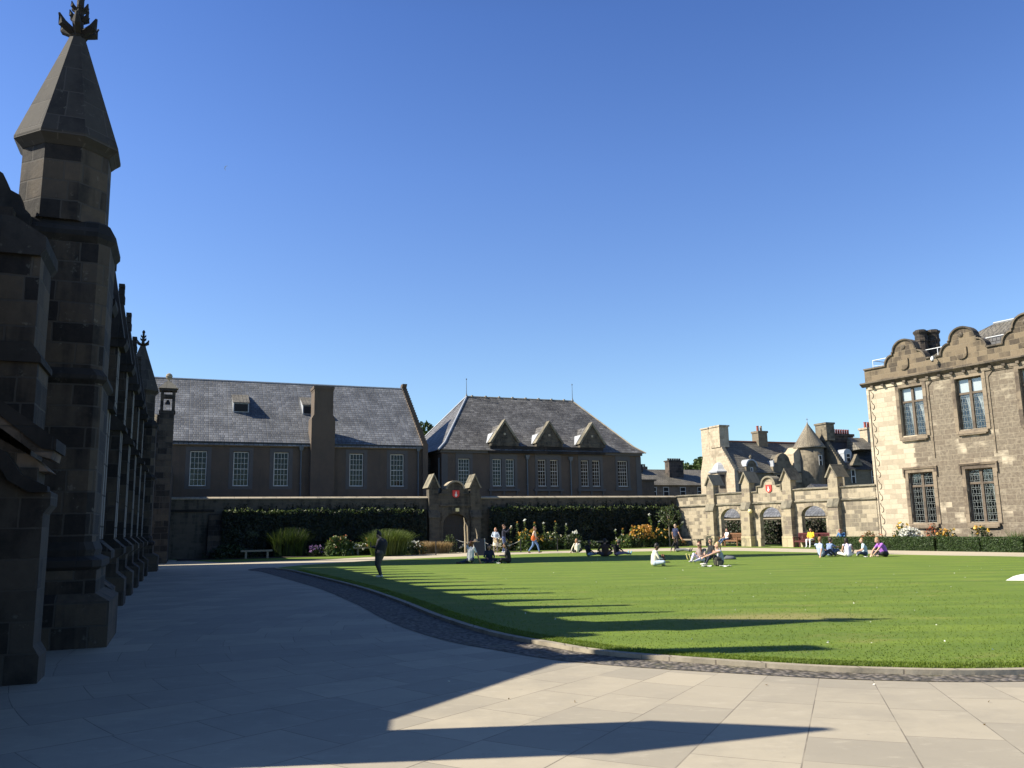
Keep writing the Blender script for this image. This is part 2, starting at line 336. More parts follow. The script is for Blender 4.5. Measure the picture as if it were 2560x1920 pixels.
def blades(name, P, h, w_, mats, parent=None, lean=.35, bend=.3, mi=None):
    n = len(P); P = np.asarray(P, float); an = rng.uniform(0, 2 * PI, n); hh = h * rng.uniform(.6, 1.15, n)
    d = np.stack([np.cos(an), np.sin(an), np.zeros(n)], 1); sd = np.stack([-np.sin(an), np.cos(an), np.zeros(n)], 1) * w_
    ln = (rng.uniform(0, lean, n) * hh)[:, None]; up_ = np.array([0, 0, 1.0])
    m1 = P + d * ln * .35 + up_ * hh[:, None] * .6; e = P + d * ln * (1 + bend) + up_ * hh[:, None]
    V = np.stack([P - sd, P + sd, m1 + sd * .8, m1 - sd * .8, m1 - sd * .8, m1 + sd * .8, e + sd * .15, e - sd * .15], 1).reshape(-1, 3)
    return quads(name, V, mats, parent, None if mi is None else np.repeat(mi, 2))

# ------------------------------------------------------------------ site frames
A22 = R(22); PA = (-19.291, 55.649); dA = (math.cos(A22), math.sin(A22)); nA = (-dA[1], dA[0])
RB = R(-58.8); PBx = (22.578, 53.2); dB = (math.cos(RB), math.sin(RB)); nB = (-dB[1], dB[0])
PGx = (21.783, 80.0)
RC = R(111.3); OC = (-6.23, 13.24); dU = (math.cos(RC), math.sin(RC)); dV = (dU[1], -dU[0])
def WA(s_, off=0, z=0): return (PA[0] + dA[0] * s_ + nA[0] * off, PA[1] + dA[1] * s_ + nA[1] * off, z)
def WB(s_, off=0, z=0): return (PBx[0] + dB[0] * s_ + nB[0] * off, PBx[1] + dB[1] * s_ + nB[1] * off, z)
def WC(u_, v_, z=0): return (OC[0] + dU[0] * u_ + dV[0] * v_, OC[1] + dU[1] * u_ + dV[1] * v_, z)
# ------------------------------------------------------------------ ground
CEN = (6.1, 16.7)
def pavemat():
    t = NT('stone_paving'); o = t.n('ShaderNodeTexCoord').outputs['Object']; sx = t.n('ShaderNodeSeparateXYZ'); t.l(o, sx.inputs[0])
    dx = t.math('SUBTRACT', sx.outputs[0], CEN[0]); dy = t.math('SUBTRACT', sx.outputs[1], CEN[1])
    an = t.math('MULTIPLY', t.math('ARCTAN2', dy, dx), 8.6); ra = t.math('SQRT', t.math('ADD', t.math('MULTIPLY', dx, dx), t.math('MULTIPLY', dy, dy)))
    cb = t.n('ShaderNodeCombineXYZ'); t.l(ra, cb.inputs[0]); t.l(an, cb.inputs[1])
    br = t.n('ShaderNodeTexBrick', offset=.42, squash=.7, squash_frequency=3); br.inputs['Scale'].default_value = 1
    br.inputs['Brick Width'].default_value = 1.05; br.inputs['Row Height'].default_value = .62; br.inputs['Mortar Size'].default_value = .005; br.inputs['Mortar Smooth'].default_value = .2
    br.inputs['Color1'].default_value = (0, 0, 0, 1); br.inputs['Color2'].default_value = (1, 1, 1, 1); br.inputs['Mortar'].default_value = (.5, .5, .5, 1)
    t.l(cb.outputs[0], br.inputs['Vector'])
    b = t.mix(br.outputs['Color'], (.41, .36, .268), (.30, .268, .208))
    b = t.mix(t.ramp(t.noise(o, .8, 6, .7), .4, .7, 0, .6), b, (.27, .242, .19))
    b = t.mix(t.ramp(t.noise(t.scale(o, 1, 2.2, 1), 2.3, 6, .75), .52, .72, 0, .5), b, (.45, .40, .31))
    b = t.mix(t.ramp(t.noise(o, 14, 3, .6), .66, .74, 0, .3), b, (.2, .18, .14))
    far = t.ramp(sx.outputs[1], 34, 44)
    jn = t.math('MULTIPLY', t.math('MULTIPLY', br.outputs['Fac'], t.ramp(t.noise(o, 1.5, 3), .3, .6, .25, .8)), t.math('SUBTRACT', 1.0, far))
    b = t.mix(far, b, (.46, .40, .30))
    b = t.mix(t.ramp(t.noise(t.scale(o, 1.6, .9, 1), 1.1, 7, .8), .60, .72, 0, .45), b, (.22, .195, .15))
    b = t.mix(t.math('MULTIPLY', t.ramp(t.noise(o, 3.1, 5, .85), .66, .70), .35), b, (.5, .46, .37))
    b = t.mix(jn, b, (.12, .10, .075)); t.col(b); t.b.inputs['Roughness'].default_value = .8
    t.bump(t.math('ADD', t.math('MULTIPLY', t.noise(o, 25, 5, .7), .3), t.math('MULTIPLY', jn, -1.5)), .35, .008); return t.m
def cobmat():
    t = NT('cobbles'); o = t.n('ShaderNodeTexCoord').outputs['Object']
    v = t.n('ShaderNodeTexVoronoi', _Scale=1.0); t.l(t.scale(o, 13, 13, 13), v.inputs['Vector'])
    b = t.mix(t.ramp(v.outputs['Color'], 0, 1), (.12, .103, .09), (.19, .168, .145))
    b = t.mix(t.ramp(v.outputs['Distance'], .38, .62), b, (.06, .053, .04))
    b = t.mix(t.ramp(t.noise(o, 2.5, 4), .55, .7, 0, .5), b, (.14, .13, .07)); t.col(b)
    t.bump(t.math('SUBTRACT', 1.0, v.outputs['Distance']), .9, .04); return t.m
def lawnmat(far=False):
    t = NT('mown_grass'); o = t.n('ShaderNodeTexCoord').outputs['Object']
    b = t.mix(t.ramp(t.noise(t.scale(o, .35, 1.1, 1), 1, 4, .6), .35, .65), (.112, .182, .006), (.160, .232, .012))
    mv = t.n('ShaderNodeTexWave', wave_type='BANDS', bands_direction='Y', _Scale=.21, _Distortion=3.2, _Detail=4.0); t.l(t.scale(o, .10, 1, 1), mv.inputs[0])
    b = t.mix(t.math('MULTIPLY', t.ramp(mv.outputs['Fac'], .25, .75), .42), b, (.088, .15, .006))
    b = t.mix(t.ramp(t.noise(t.scale(o, 6, 9, 1), 1, 6, .75), .35, .75, 0, .55), b, (.07, .115, .02))
    b = t.mix(t.ramp(t.noise(t.scale(o, 1.1, 2.6, 1), .45, 5, .7), .54, .72, 0, .5), b, (.25, .225, .06))
    s_ = t.n('ShaderNodeVectorMath', operation='DISTANCE'); mp = t.scale(o, .55, 1.3, 1); t.l(mp, s_.inputs[0]); s_.inputs[1].default_value = (4.6 * .55, 15.3 * 1.3, .1)
    b = t.mix(t.math('MULTIPLY', t.ramp(t.math('ADD', s_.outputs[1 if len(s_.outputs) > 1 else 0], t.noise(o, 1.5, 4)), 1.9, .7), .55), b, (.34, .26, .11))
    t.col(b); t.b.inputs['Roughness'].default_value = .9
    t.bump(t.noise(o, 45, 5, .8), .6, .03); return t.m
M['pave'] = pavemat(); M['cob'] = cobmat(); M['lawn'] = lawnmat()
M['kerb'] = stone('kerb_stone', (.34, .295, .22), (.30, .265, .2), (.12, .1, .075), 3, 1.4, dark=(.16, .14, .105), damt=.35, dsc=1.6, blk=.1)
M['field'] = flat('distant_ground', (.08, .09, .05), .95, 0, .3, .05)
struct('ground', MB().add([(-900, -900, -.03), (900, -900, -.03), (900, 900, -.03), (-900, 900, -.03)], [(0, 1, 2, 3)]), 'field')
struct('pavement', MB().add([(-45, -20, 0), (60, -20, 0), (60, 50, 0), (22, 62, 0), (13, 70, 0), (-22, 56, 0), (-45, 47, 0)], [tuple(range(7))]), 'pave')
def smooth(pts, n=6, closed=False):
    out = []; m = len(pts)
    for i in range(m if closed else m - 1):
        p = [pts[(i + k) % m] if closed else pts[max(0, min(m - 1, i + k))] for k in (-1, 0, 1, 2)]
        for j in range(n):
            t = j / n; out.append(tuple(.5 * (2 * p[1][a] + (p[2][a] - p[0][a]) * t + (2 * p[0][a] - 5 * p[1][a] + 4 * p[2][a] - p[3][a]) * t * t + (3 * p[1][a] - p[0][a] - 3 * p[2][a] + p[3][a]) * t ** 3) for a in (0, 1)))
    if not closed: out.append(pts[-1])
    return out
front = smooth([(13.5, 11.8), (9.6, 10.5), (5.85, 10.1), (4.2, 10.33), (2.9, 10.93), (1.34, 11.98), (.55, 13.0), (-.35, 14.45), (-1.5, 17.3), (-2.75, 21.0), (-4.7, 26.2), (-7.3, 32.2), (-9.9, 38.0), (-10.9, 39.6), (-11.1, 40.6), (-10.9, 41.8), (-10.4, 43.2)], 7)
front = [(x * .968, y * .968) for x, y in front]
back = smooth([(-10.4, 43.2), (-8.3, 46.6), (-6.3, 48.8), (-3.8, 51.0), (0, 53.6), (4, 54.9), (7.6, 55.3), (11, 55.0), (14, 52.8), (16.2, 49.2), (18.3, 45.3), (20.4, 41.6), (23, 38.3), (26, 32), (26, 22), (20, 15), (13.5, 11.8)], 5)
back = [(x * .968, y * .968) for x, y in back]
struct('lawn', MB().extr((front[:-1] + back[:-1]), -.02, .052, 'z'), 'lawn')
def offset(pts, d):
    out = []
    for i, p in enumerate(pts):
        a = pts[max(i - 1, 0)]; b = pts[min(i + 1, len(pts) - 1)]; t = Vector((b[0] - a[0], b[1] - a[1])).normalized(); out.append((p[0] + t.y * -d, p[1] + t.x * d))
    return out
def strip(pts, a, b, z0, z1):
    A_, B_ = offset(pts, a), offset(pts, b); m = MB()
    m.ring([[(*A_[i], z0), (*A_[i], z1), (*B_[i], z1), (*B_[i], z0)] for i in range(len(pts))]); return m
kl = front[:-14]
struct('kerb', strip(kl, .005, .13, -.02, .06), 'kerb')
cl = front[:-8]; n_ = len(cl)
A_ = offset(cl, .132)
B_ = []
for i, p in enumerate(cl):                      # cobbled channel: a little wider on the far left
    B_.append(offset(cl, float(np.interp(p[0], [-11, -5, -1, 1.3, 3, 6], [1.3, 1.15, 1.05, .78, .6, .47])))[i])
B_[-1] = A_[-1]; B_[-2] = tuple((a + b) / 2 for a, b in zip(A_[-2], B_[-2]))
mb = MB(); mb.add([(*p, .006) for p in A_] + [(*p, .006) for p in B_], [(i, i + 1, i + 1 + n_, i + n_) for i in range(n_ - 1)])
struct('cobbled_channel', mb, 'cob')
gA = [WA(s_, -.02)[:2] for s_ in (-3, 13.3)]; gB = [WA(s_, -.02)[:2] for s_ in (18.6, 34.9)]
mb = MB(); v1 = [(-16.4, 48.1), (-11.2, 50.3), (-8.6, 53.4), (-6.4, 56.8), (-5.6, 58.6)] + [gA[1], gA[0]]
mb.add([(*p, .012) for p in v1], [tuple(range(len(v1)))])
v2 = [(-2.4, 60.0), (-1.2, 57.9), (1.5, 58.4), (4.5, 59.6), (8, 61.0), (12, 61.8), (15.2, 60.6), (17.2, 57.4), (19.3, 53.6), (20.8, 52.4), WB(-1, -.02)[:2], WB(-16.5, -.02)[:2], gB[1], gB[0]]
mb.add([(*p, .012) for p in v2], [tuple(range(len(v2)))])
struct('grass_verge', mb, 'lawn')
mb = MB()
for a, b, d0, d1 in ((-2.5, 13.0, -3.3, -.3), (18.8, 34.0, -3.0, -.3)):
    mb.box(a, b, d0, d1, .0, .04)
o = struct('flower_bed', mb, 'soil'); o.location = (*PA, 0); o.rotation_euler = (0, 0, A22)
mb = MB().box(0, 16, -2.2, -.2, .0, .05); o = struct('flower_bed', mb, 'soil'); o.location = (*PBx, 0); o.rotation_euler = (0, 0, RB)

# ------------------------------------------------------------------ windows
def window(par, x0, x1, z0, z1, y, cols, rows, fr=.06, mat='white', split=True, bar=.022, sill=.06, curtain=False, nm='window'):
    m = MB(); d = .05
    m.box(x0, x0 + fr, y, y + d, z0, z1).box(x1 - fr, x1, y, y + d, z0, z1).box(x0 + fr, x1 - fr, y, y + d, z1 - fr, z1).box(x0 + fr, x1 - fr, y, y + d, z0, z0 + fr)
    if sill: m.box(x0 - .04, x1 + .04, y - .10, y - .002, z0 - sill, z0 + .03)
    for i in range(1, cols): x = x0 + fr + (x1 - x0 - 2 * fr) * i / cols; m.box(x - bar / 2, x + bar / 2, y + .012, y + .04, z0 + fr, z1 - fr)
    for j in range(1, rows):
        z = z0 + fr + (z1 - z0 - 2 * fr) * j / rows; b = bar / 2 * (2.0 if split and j == (rows + 1) // 2 else 1); m.box(x0 + fr, x1 - fr, y + .008, y + .044, z - b, z + b)
    o = m.build(nm, mat, par)
    MB().add([(x0 + fr, y + .026, z0 + fr), (x1 - fr, y + .026, z0 + fr), (x1 - fr, y + .026, z1 - fr), (x0 + fr, y + .026, z1 - fr)], [(0, 1, 2, 3)]).build('pane', 'glass', o, fix=False)
    return o
def rect(x0, x1, z0, z1): return [(x0, z0), (x1, z0), (x1, z1), (x0, z1)]
def arch(x0, x1, z0, zs, zt, n=14):
    c = (x0 + x1) / 2; a = (x1 - x0) / 2
    return [(x0, z0), (x1, z0)] + [(c + a * math.cos(PI * i / n), zs + (zt - zs) * math.sin(PI * i / n)) for i in range(n + 1)]
def downpipe(par, x, y, z0, z1, hop=True):
    m = MB(); m.tube([(x, y, z0), (x, y, z1)], .055, 8)
    for k in range(int((z1 - z0) / 1.6)): m.box(x - .08, x + .08, y - .03, y + .08, z0 + .5 + 1.6 * k, z0 + .56 + 1.6 * k)
    if hop: m.frus((x - .1, x + .1, y - .1, y + .1), (x - .2, x + .2, y - .16, y + .12), z1 - .05, z1 + .3)
    return m.build('downpipe', 'pipe', par)

# ------------------------------------------------------------------ harled hall with chimney (left of the two houses)
h = thing('harled_house', 'long brown harled house with slate roof, tall chimney and crow-stepped right gable', 'house', WA(0, 5), A22)
W1 = [(-1.92, -.75), (1.02, 2.12), (3.85, 4.93), (9.42, 10.5), (12.58, 13.67)]
mb = MB().extr(rect(-8, 15.4, 0, 8.02), 0, .35, 'y', 0, [rect(a, b, 4.92, 7.42) for a, b in W1])
mb.box(-8, -7.65, .35, 12.8, 0, 8.02).box(-7.65, 15.05, 12.45, 12.8, 0, 8.02)
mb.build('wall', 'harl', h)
for a, b in W1:      # smooth margins round each sash
    MB().box(a - .28, a - .002, -.012, -.001, 4.7, 7.7).box(b + .002, b + .28, -.012, -.001, 4.7, 7.7).box(a, b, -.012, -.001, 7.43, 7.7).box(a, b, -.012, -.001, 4.7, 4.84).build('window_margin', 'harl_dress', h)
for i, (a, b) in enumerate(W1): window(h, a + .02, b - .02, 4.93, 7.40, .13, 4, 6)
MB().box(-7, 14.9, 1.6, 1.7, 4, 8).build('dark_backing', 'dark', h)  # dark sheet stands in for the unlit room behind the sashes
o = MB().box(-1.84, -1.62, .22, .24, 5.05, 5.85).build('window_poster', 'curtain', h); o['label'] = 'pale poster behind the lower left panes'
MB().box(1.1, 2.04, .22, .24, 6.9, 7.36).build('roller_blind', 'harl_dress', h); MB().box(9.5, 10.42, .22, .24, 7.05, 7.36).build('roller_blind', 'harl_dress', h)
MB().box(-8, 6.6, -.12, -.001, 7.8, 8.02).box(8.2, 15.3, -.12, -.001, 7.8, 8.02).build('eaves_course', 'eaves', h)
MB().box(-8, 6.42, -.24, -.12, 7.99, 8.1).box(8.22, 15.3, -.24, -.12, 7.99, 8.1).build('gutter', 'iron', h)
sl_ = 5.5 / 6.4
mb = MB().extr([(-.22, 7.95), (6.4, 13.65), (13.0, 7.95), (13.0, 7.85), (6.4, 13.5), (-.22, 7.85)], -8, 15.1, 'x'); rf = mb.build('roof', 'slate1', h)
MB().tube([(-8, 6.4, 13.66), (15.1, 6.4, 13.66)], .07, 6).build('ridge_roll', 'lead', rf)
prof = [(-.3, 0), (-.3, 7.9)]; nst = 23
for k in range(nst): y0 = -.3 + (6.7) * k / nst; z = 8.25 + (13.9 - 8.25) * k / nst; prof += [(y0, z), (y0 + 6.7 / nst, z)]
prof += [(6.1, 14.05), (6.7, 14.05)]
prof += [(12.8, 8.4), (12.8, 0)]
MB().extr(prof, 15.1, 15.5, 'x').build('crow_stepped_gable', 'harl', h)
mb = MB().extr([(6.45, 0), (8.2, 0), (8.2, 9.95), (8.03, 10.25), (8.03, 12.2), (6.62, 12.2), (6.62, 10.25), (6.45, 9.95)], -.5, 1.1, 'y')
mb.box(6.55, 8.1, -.57, 1.17, 12.2, 12.42).box(6.6, 8.05, -.53, 1.13, 12.05, 12.2)
mb.build('chimney', 'harl', h)
for x in (1.05, 6.25):
    mb = MB(); y = 2.9; zb = 7.95 + (y + .22) * sl_ + .05; mb.extr([(y, zb), (y, zb + .72), (y + 1.75, zb + 1.55), (y + 1.75, zb + 1.0)], x, x + 1.15, 'x')
    dm = mb.build('roof_dormer', 'lead', h)
    MB().box(x + .08, x + 1.07, y - .03, y + .02, zb + .06, zb + .64).build('louvre', 'dark', dm)
    MB().extr([(y - .08, zb + .70), (y - .08, zb + .76), (y + 1.8, zb + 1.63), (y + 1.8, zb + 1.57)], x - .04, x + 1.19, 'x').build('dormer_roof', 'slate3', dm)
downpipe(h, 5.8, -.1, 3, 7.6); downpipe(h, 14.77, -.1, 3, 7.7)

# ------------------------------------------------------------------ hipped hall with three gablets
h = thing('hipped_hall', 'brown hall with steep hipped slate roof and three stone gablets over paired sashes', 'house', WA(16.7, 5), A22)
L2 = 18.1
w1 = [(1.38, 2.38), (15.8, 16.78)]; w2 = [(4.3, 5.08), (5.45, 6.21), (8.3, 9.06), (9.42, 10.17), (12.27, 13.02), (13.34, 14.1)]
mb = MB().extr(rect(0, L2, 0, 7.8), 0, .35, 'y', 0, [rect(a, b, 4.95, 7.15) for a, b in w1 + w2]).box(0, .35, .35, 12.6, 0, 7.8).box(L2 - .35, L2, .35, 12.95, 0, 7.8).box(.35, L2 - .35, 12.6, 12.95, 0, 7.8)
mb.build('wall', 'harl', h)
MB().box(.5, 17.5, 1.6, 1.7, 4, 7.7).build('dark_backing', 'dark', h)  # dark panel gives the panes the dimness of a room
for a, b in w1: window(h, a + .02, b - .02, 4.96, 7.14, .12, 4, 7, .055)
for a, b in w2: window(h, a + .02, b - .02, 4.96, 7.14, .12, 3, 7, .055)
MB().box(5.52, 6.14, .22, .24, 4.98, 5.8).build('stacked_papers', 'copeA', h); MB().box(8.36, 8.8, .22, .24, 4.98, 5.3).build('stacked_papers', 'copeA', h); MB().box(4.36, 5.02, .22, .24, 6.4, 7.1).build('roller_blind', 'harl_dress', h)
mb = MB()
for a, b in w1: mb.box(a - .22, a, -.03, -.001, 4.6, 7.6).box(b, b + .22, -.03, -.001, 4.6, 7.6).box(a, b, -.03, -.001, 7.16, 7.6).box(a - .3, b + .3, -.09, -.031, 4.6, 4.8)
for k in range(3):
    a, b = w2[2 * k][0], w2[2 * k + 1][1]; m1, m2 = w2[2 * k][1], w2[2 * k + 1][0]
    mb.box(a - .25, a, -.03, -.001, 4.75, 7.6).box(b, b + .25, -.03, -.001, 4.75, 7.6).box(a, b, -.03, -.001, 7.16, 7.6).box(m1, m2, -.03, -.001, 4.75, 7.155)
    mb.box(a - .4, b + .4, -.16, -.031, 4.55, 4.74)
    for x in (a - .2, (m1 + m2) / 2, b + .2): mb.extr([(-.14, 4.54), (-.001, 4.54), (-.001, 4.1)], x - .08, x + .08, 'x')
for x in (0, L2 - .5): mb.box(x, x + .5, -.03, -.001, 0, 7.5)
mb.build('window_dressing', 'harl_dress', h)
MB().box(-.12, 3.9, -.15, -.001, 7.6, 7.82).box(-.12, -.001, -.001, 12.9, 7.6, 7.82).build('eaves_course', 'harl_dress', h); MB().box(14.5, L2 + .1, -.15, -.001, 7.6, 7.82).build('eaves_course', 'harl_dress', h)
# roof with bell-cast eaves
e0, e1 = -.35, L2 + .35
lo = [(e0, -.35, 7.82), (e1, -.35, 7.82), (e1, 13.3, 7.82), (e0, 13.3, 7.82)]
mi_ = [(e0 + .75, .45, 8.45), (e1 - .75, .45, 8.45), (e1 - .75, 12.5, 8.45), (e0 + .75, 12.5, 8.45)]
rA, rB = (4.35, 6.5, 13.25), (14.85, 6.5, 13.25)
mb = MB(); mb.add(lo + mi_ + [rA, rB], [(0, 1, 5, 4), (1, 2, 6, 5), (2, 3, 7, 6), (3, 0, 4, 7), (4, 5, 9, 8), (5, 6, 9), (6, 7, 8, 9), (7, 4, 8), (3, 2, 1, 0)])
rf = mb.build('roof', 'slate2', h)
mb = MB().tube([rA, mi_[0], lo[0]], .09, 6).tube([rA, mi_[3], lo[3]], .08, 6)
mb.build('hip_flashing', 'lead', rf)
mb = MB().tube([rA, rB], .07, 6)
for k in range(8): mb.box(4.8 + k * 1.3, 4.95 + k * 1.3, 6.4, 6.6, 13.2, 13.38)
mb.tube([rB, mi_[1], lo[1]], .06, 6); mb.build('ridge_roll', 'copeA', rf)
for p in (rA, rB):
    mb = MB().lathe([(.16, 13.2), (.05, 13.45), (.03, 13.6), (.018, 14.75), (.05, 14.78), (.05, 14.86), (.01, 14.9)], p[0], p[1], 8); mb.build('roof_finial', 'pipe', rf)
# parapet and gablets
mb = MB().box(4.05, 14.35, -.2, .25, 7.8, 8.22).box(3.9, 14.5, -.3, -.201, 7.62, 7.85); mb.build('parapet', 'church_trim', h)
for k, c in enumerate((5.33, 9.33, 13.33)):
    mb = MB().box(c - 1.2, c + 1.2, -.26, .2, 8.22, 8.56); g = mb.build('gablet', 'wallA', h)
    mb = MB().extr([(c - 1.1, 8.56), (c + 1.1, 8.56), (c, 10.2)], -.2, .3, 'y'); mb.build('gable_face', 'wallA', g)
    mb = MB().extr([(c - 1.32, 8.5), (c, 10.4), (c + 1.32, 8.5), (c + 1.12, 8.5), (c, 10.14), (c - 1.12, 8.5)], -.32, .32, 'y'); mb.build('skew_coping', 'trimB', g)
    mb = MB().extr([(c - 1.12, 8.56), (c, 10.1), (c + 1.12, 8.56)], .3, 4.0, 'y'); mb.build('gablet_roof', 'slate2', g)
    MB().box(c - .09, c + .09, -.22, -.2, 9.1, 9.28).build('date_stone', 'copeA', g)
    MB().extr([(c - 1.3, 8.45), (c - .75, 9.3), (c - .8, 9.35), (c - 1.36, 8.5)], .33, 1.5, 'y').build('flashing', 'lead', g)
downpipe(h, 7.32, -.1, 3, 7.2); downpipe(h, 11.27, -.1, 3, 7.1); downpipe(h, -.12, .3, 3, 7.2, False)
MB().box(L2, L2 + 1.75, .8, 4.5, 0, 5.5).box(L2, L2 + 1.9, .65, 4.6, 5.5, 5.62).build('flat_roofed_annex', 'harl', h)
# slated link between the two houses
h = thing('link_block', 'small blue-slated gabled link squeezed between the two harled houses', 'building', WA(15.55, 8.2), A22)
MB().box(.05, 1.55, 0, 3, 0, 6.6).build('wall', 'slate4', h)
MB().extr([(-.02, 6.45), (.8, 7.95), (1.62, 6.45)], -.15, 3.2, 'y').build('roof', 'slate4', h)

# ------------------------------------------------------------------ wall at the back of the quad
def shield(par, x, y, z, s_=.34):
    pr = [(-1, 1.2), (1, 1.2), (1, 0)] + [(math.cos(a), -.2 - 1.0 * math.sin(a)) for a in (.3, .7, 1.1, PI / 2, 2.05, 2.45, 2.85)] + [(-1, 0)]
    o = MB().extr([(x + a * s_ * .72, z + b * s_ * .62) for a, b in pr], y - .06, y, 'y').build('heraldic_shield', 'red', par)
    m = MB(); q = s_
    m.extr([(x - .16 * q, z - .55 * q), (x + .16 * q, z - .55 * q), (x + .10 * q, z + .12 * q), (x + .05 * q, z + .5 * q), (x - .05 * q, z + .5 * q), (x - .10 * q, z + .12 * q)], y - .085, y - .061, 'y')
    m.extr([(x - .30 * q, z - .32 * q), (x + .30 * q, z - .32 * q), (x + .2 * q, z - .05 * q), (x - .2 * q, z - .05 * q)], y - .08, y - .062, 'y')
    m.build('emblem', 'whitep', o); return o
def pier(par, x, wd, y1, y0, zap, zev, zl, top='pierB', cope='trimB', base='baseB', roofd=.9, nm='pier', low=True, wcope=None):
    """gable-capped buttress: wd wide, upper part projects y1 in front of the wall, lower part y0"""
    a, b = x - wd / 2, x + wd / 2
    m = MB().box(a, b, -y1, .35, zl + .2, zev)
    m.extr([(a, zev), (b, zev), (x, zap - .12)], -y1, .35, 'y')
    if low:
        m.box(a - .02, b + .02, -y0, -.001, .75, zl - .35)
    o = m.build(nm, top, par)
    c = MB().extr([(a - .14, zev - .10), (x, zap), (b + .14, zev - .10), (b + .02, zev - .10), (x, zap - .17), (a - .02, zev - .10)], -y1 - .12, roofd, 'y')
    if low: MB().extr([(-y0 - .06, zl - .36), (-y0 - .06, zl - .28), (-y1 - .01, zl + .2), (0, zl + .2), (0, zl - .36)], a - .07, b + .07, 'x').build('weathering', wcope or cope, o)
    c.build('cap_stone', cope, o)
    if low: MB().box(a - .09, b + .09, -y0 - .07, -.001, 0, .75).build('base_block', base, o)
    return o
WALL_L = 'shaded rubble boundary wall with pale coping, left of the arched oak doorway'
for nm, a, b, lab in (('a', -6, 14.29, WALL_L), ('b', 18.11, 34.95, 'rubble boundary wall with pale coping, between the oak doorway and the sunlit arcade')):
    q = thing('garden_wall', lab, 'wall', WA(0, 0), A22, 'boundary walls round the quad')
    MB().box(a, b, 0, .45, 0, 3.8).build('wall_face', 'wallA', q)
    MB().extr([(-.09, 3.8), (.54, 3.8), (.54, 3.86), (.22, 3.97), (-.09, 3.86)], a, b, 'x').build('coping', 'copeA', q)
    if nm == 'a':
        MB().box(-4.6, -.35, -.08, -.001, 3.0, 3.14).build('string_course', 'church_trim', q)
        MB().frus((-.75, .2, -.7, 0), (-.65, .1, -.1, 0), 0, 2.85).build('buttress', 'church', q)
g = thing('arched_gateway', 'shaded stone gateway with round-topped crest, red shield and dark oak door', 'gateway', WA(0, 0), A22)
dr = arch(15.2, 17.02, 0, 1.95, 2.72)
MB().extr([(14.3, 0), (15.2, 0)] + [p for p in reversed(arch(15.2, 17.02, 0, 1.95, 2.72)[2:])] + [(17.02, 0), (18.1, 0), (18.1, 4.1), (17.2, 4.1), (17.1, 4.45), (16.85, 4.45)] + [(16.12 + .66 * math.cos(PI * i / 12), 4.45 + .56 * math.sin(PI * i / 12)) for i in range(1, 12)] + [(15.4, 4.45), (15.15, 4.45), (15.05, 4.1), (14.3, 4.1)], -.25, .45, 'y').build('gate_wall', 'wallA', g)
pr = [(16.12 + .72 * math.cos(PI * i / 14), 4.47 + .62 * math.sin(PI * i / 14)) for i in range(15)] + [(16.12 - .6 * math.cos(PI * i / 14), 4.47 + .5 * math.sin(PI * i / 14)) for i in range(15)]
MB().extr(pr, -.38, .5, 'y').build('crest_moulding', 'copeA', g)
MB().box(14.95, 17.4, -.35, -.251, 3.24, 3.36).box(14.9, 15.6, -.33, .5, 4.1, 4.17).box(16.7, 17.35, -.33, .5, 4.1, 4.17).build('string_course', 'wallA', g)
pr = [(16.11 + 1.12 * math.cos(PI * i / 14), 1.97 + .98 * math.sin(PI * i / 14)) for i in range(15)] + [(16.11 - .915 * math.cos(PI * i / 14), 1.97 + .775 * math.sin(PI * i / 14)) for i in range(15)]
MB().extr(pr, -.29, -.251, 'y').build('arch_ring', 'wallA', g)
d = MB().extr(arch(15.2, 17.02, 0, 1.95, 2.72), .1, .2, 'y').build('oak_door', 'oldwood', g)
mb = MB()
for i in range(1, 8): mb.box(15.2 + i * .227 - .01, 15.2 + i * .227 + .01, .085, .099, 0, 2.4)
mb.box(15.3, 16.0, .08, .098, .6, .68).box(15.3, 16.0, .08, .098, 1.8, 1.88).box(16.25, 16.95, .08, .098, .6, .68).box(16.25, 16.95, .08, .098, 1.8, 1.88); mb.build('iron_strap', 'iron', d)
for x in (14.47, 17.6): pier(g, x, .70, .34, .5, 5.58, 4.66, 2.75, 'wallA', 'trimB', 'wallA', wcope='wallA')
shield(g, 16.15, -.26, 4.12, .36)
o = MB().box(16.07, 16.33, -.5, -.3, 2.86, 3.1).build('lamp_box', 'globe', g)

# ------------------------------------------------------------------ sunlit arcade
AR = [(-13.32, -11.32, 2.05, 2.78), (-9.45, -7.5, 2.1, 2.78), (-5.72, -3.74, 2.1, 2.76)]
q = thing('stone_arcade', 'sunlit stone arcade of three open arches between gable-capped piers with red shield', 'arcade', WB(0, 0), RB)
out = [(-18.3, 0)]
for a in AR: out += [(a[0], 0)] + list(reversed(arch(a[0], a[1], 0, a[2], a[3])[2:])) + [(a[1], 0)]
out += [(.2, 0), (.2, 3.87), (-7.35, 3.87), (-7.35, 4.25), (-7.8, 4.25), (-7.8, 4.3)] + [(-8.42 + .6 * math.cos(PI * i / 12), 4.32 + .55 * math.sin(PI * i / 12)) for i in range(1, 12)] + [(-9.05, 4.3), (-9.05, 4.25), (-9.5, 4.25), (-9.5, 3.87), (-18.3, 3.87)]
MB().extr(out, 0, .34, 'y').build('wall_face', 'wallB', q)
mb = MB()
for a, b, z in ((-18.3, -9.5, 3.87), (-7.35, .2, 3.87), (-9.52, -9.06, 4.25), (-7.79, -7.33, 4.25)):
    mb.extr([(-.12, z), (.66, z), (.66, z + .06), (.27, z + .13), (-.12, z + .06)], a, b, 'x')
mb.box(-9.56, -9.501, -.1, .6, 3.88, 4.31).box(-7.349, -7.29, -.1, .6, 3.88, 4.31)
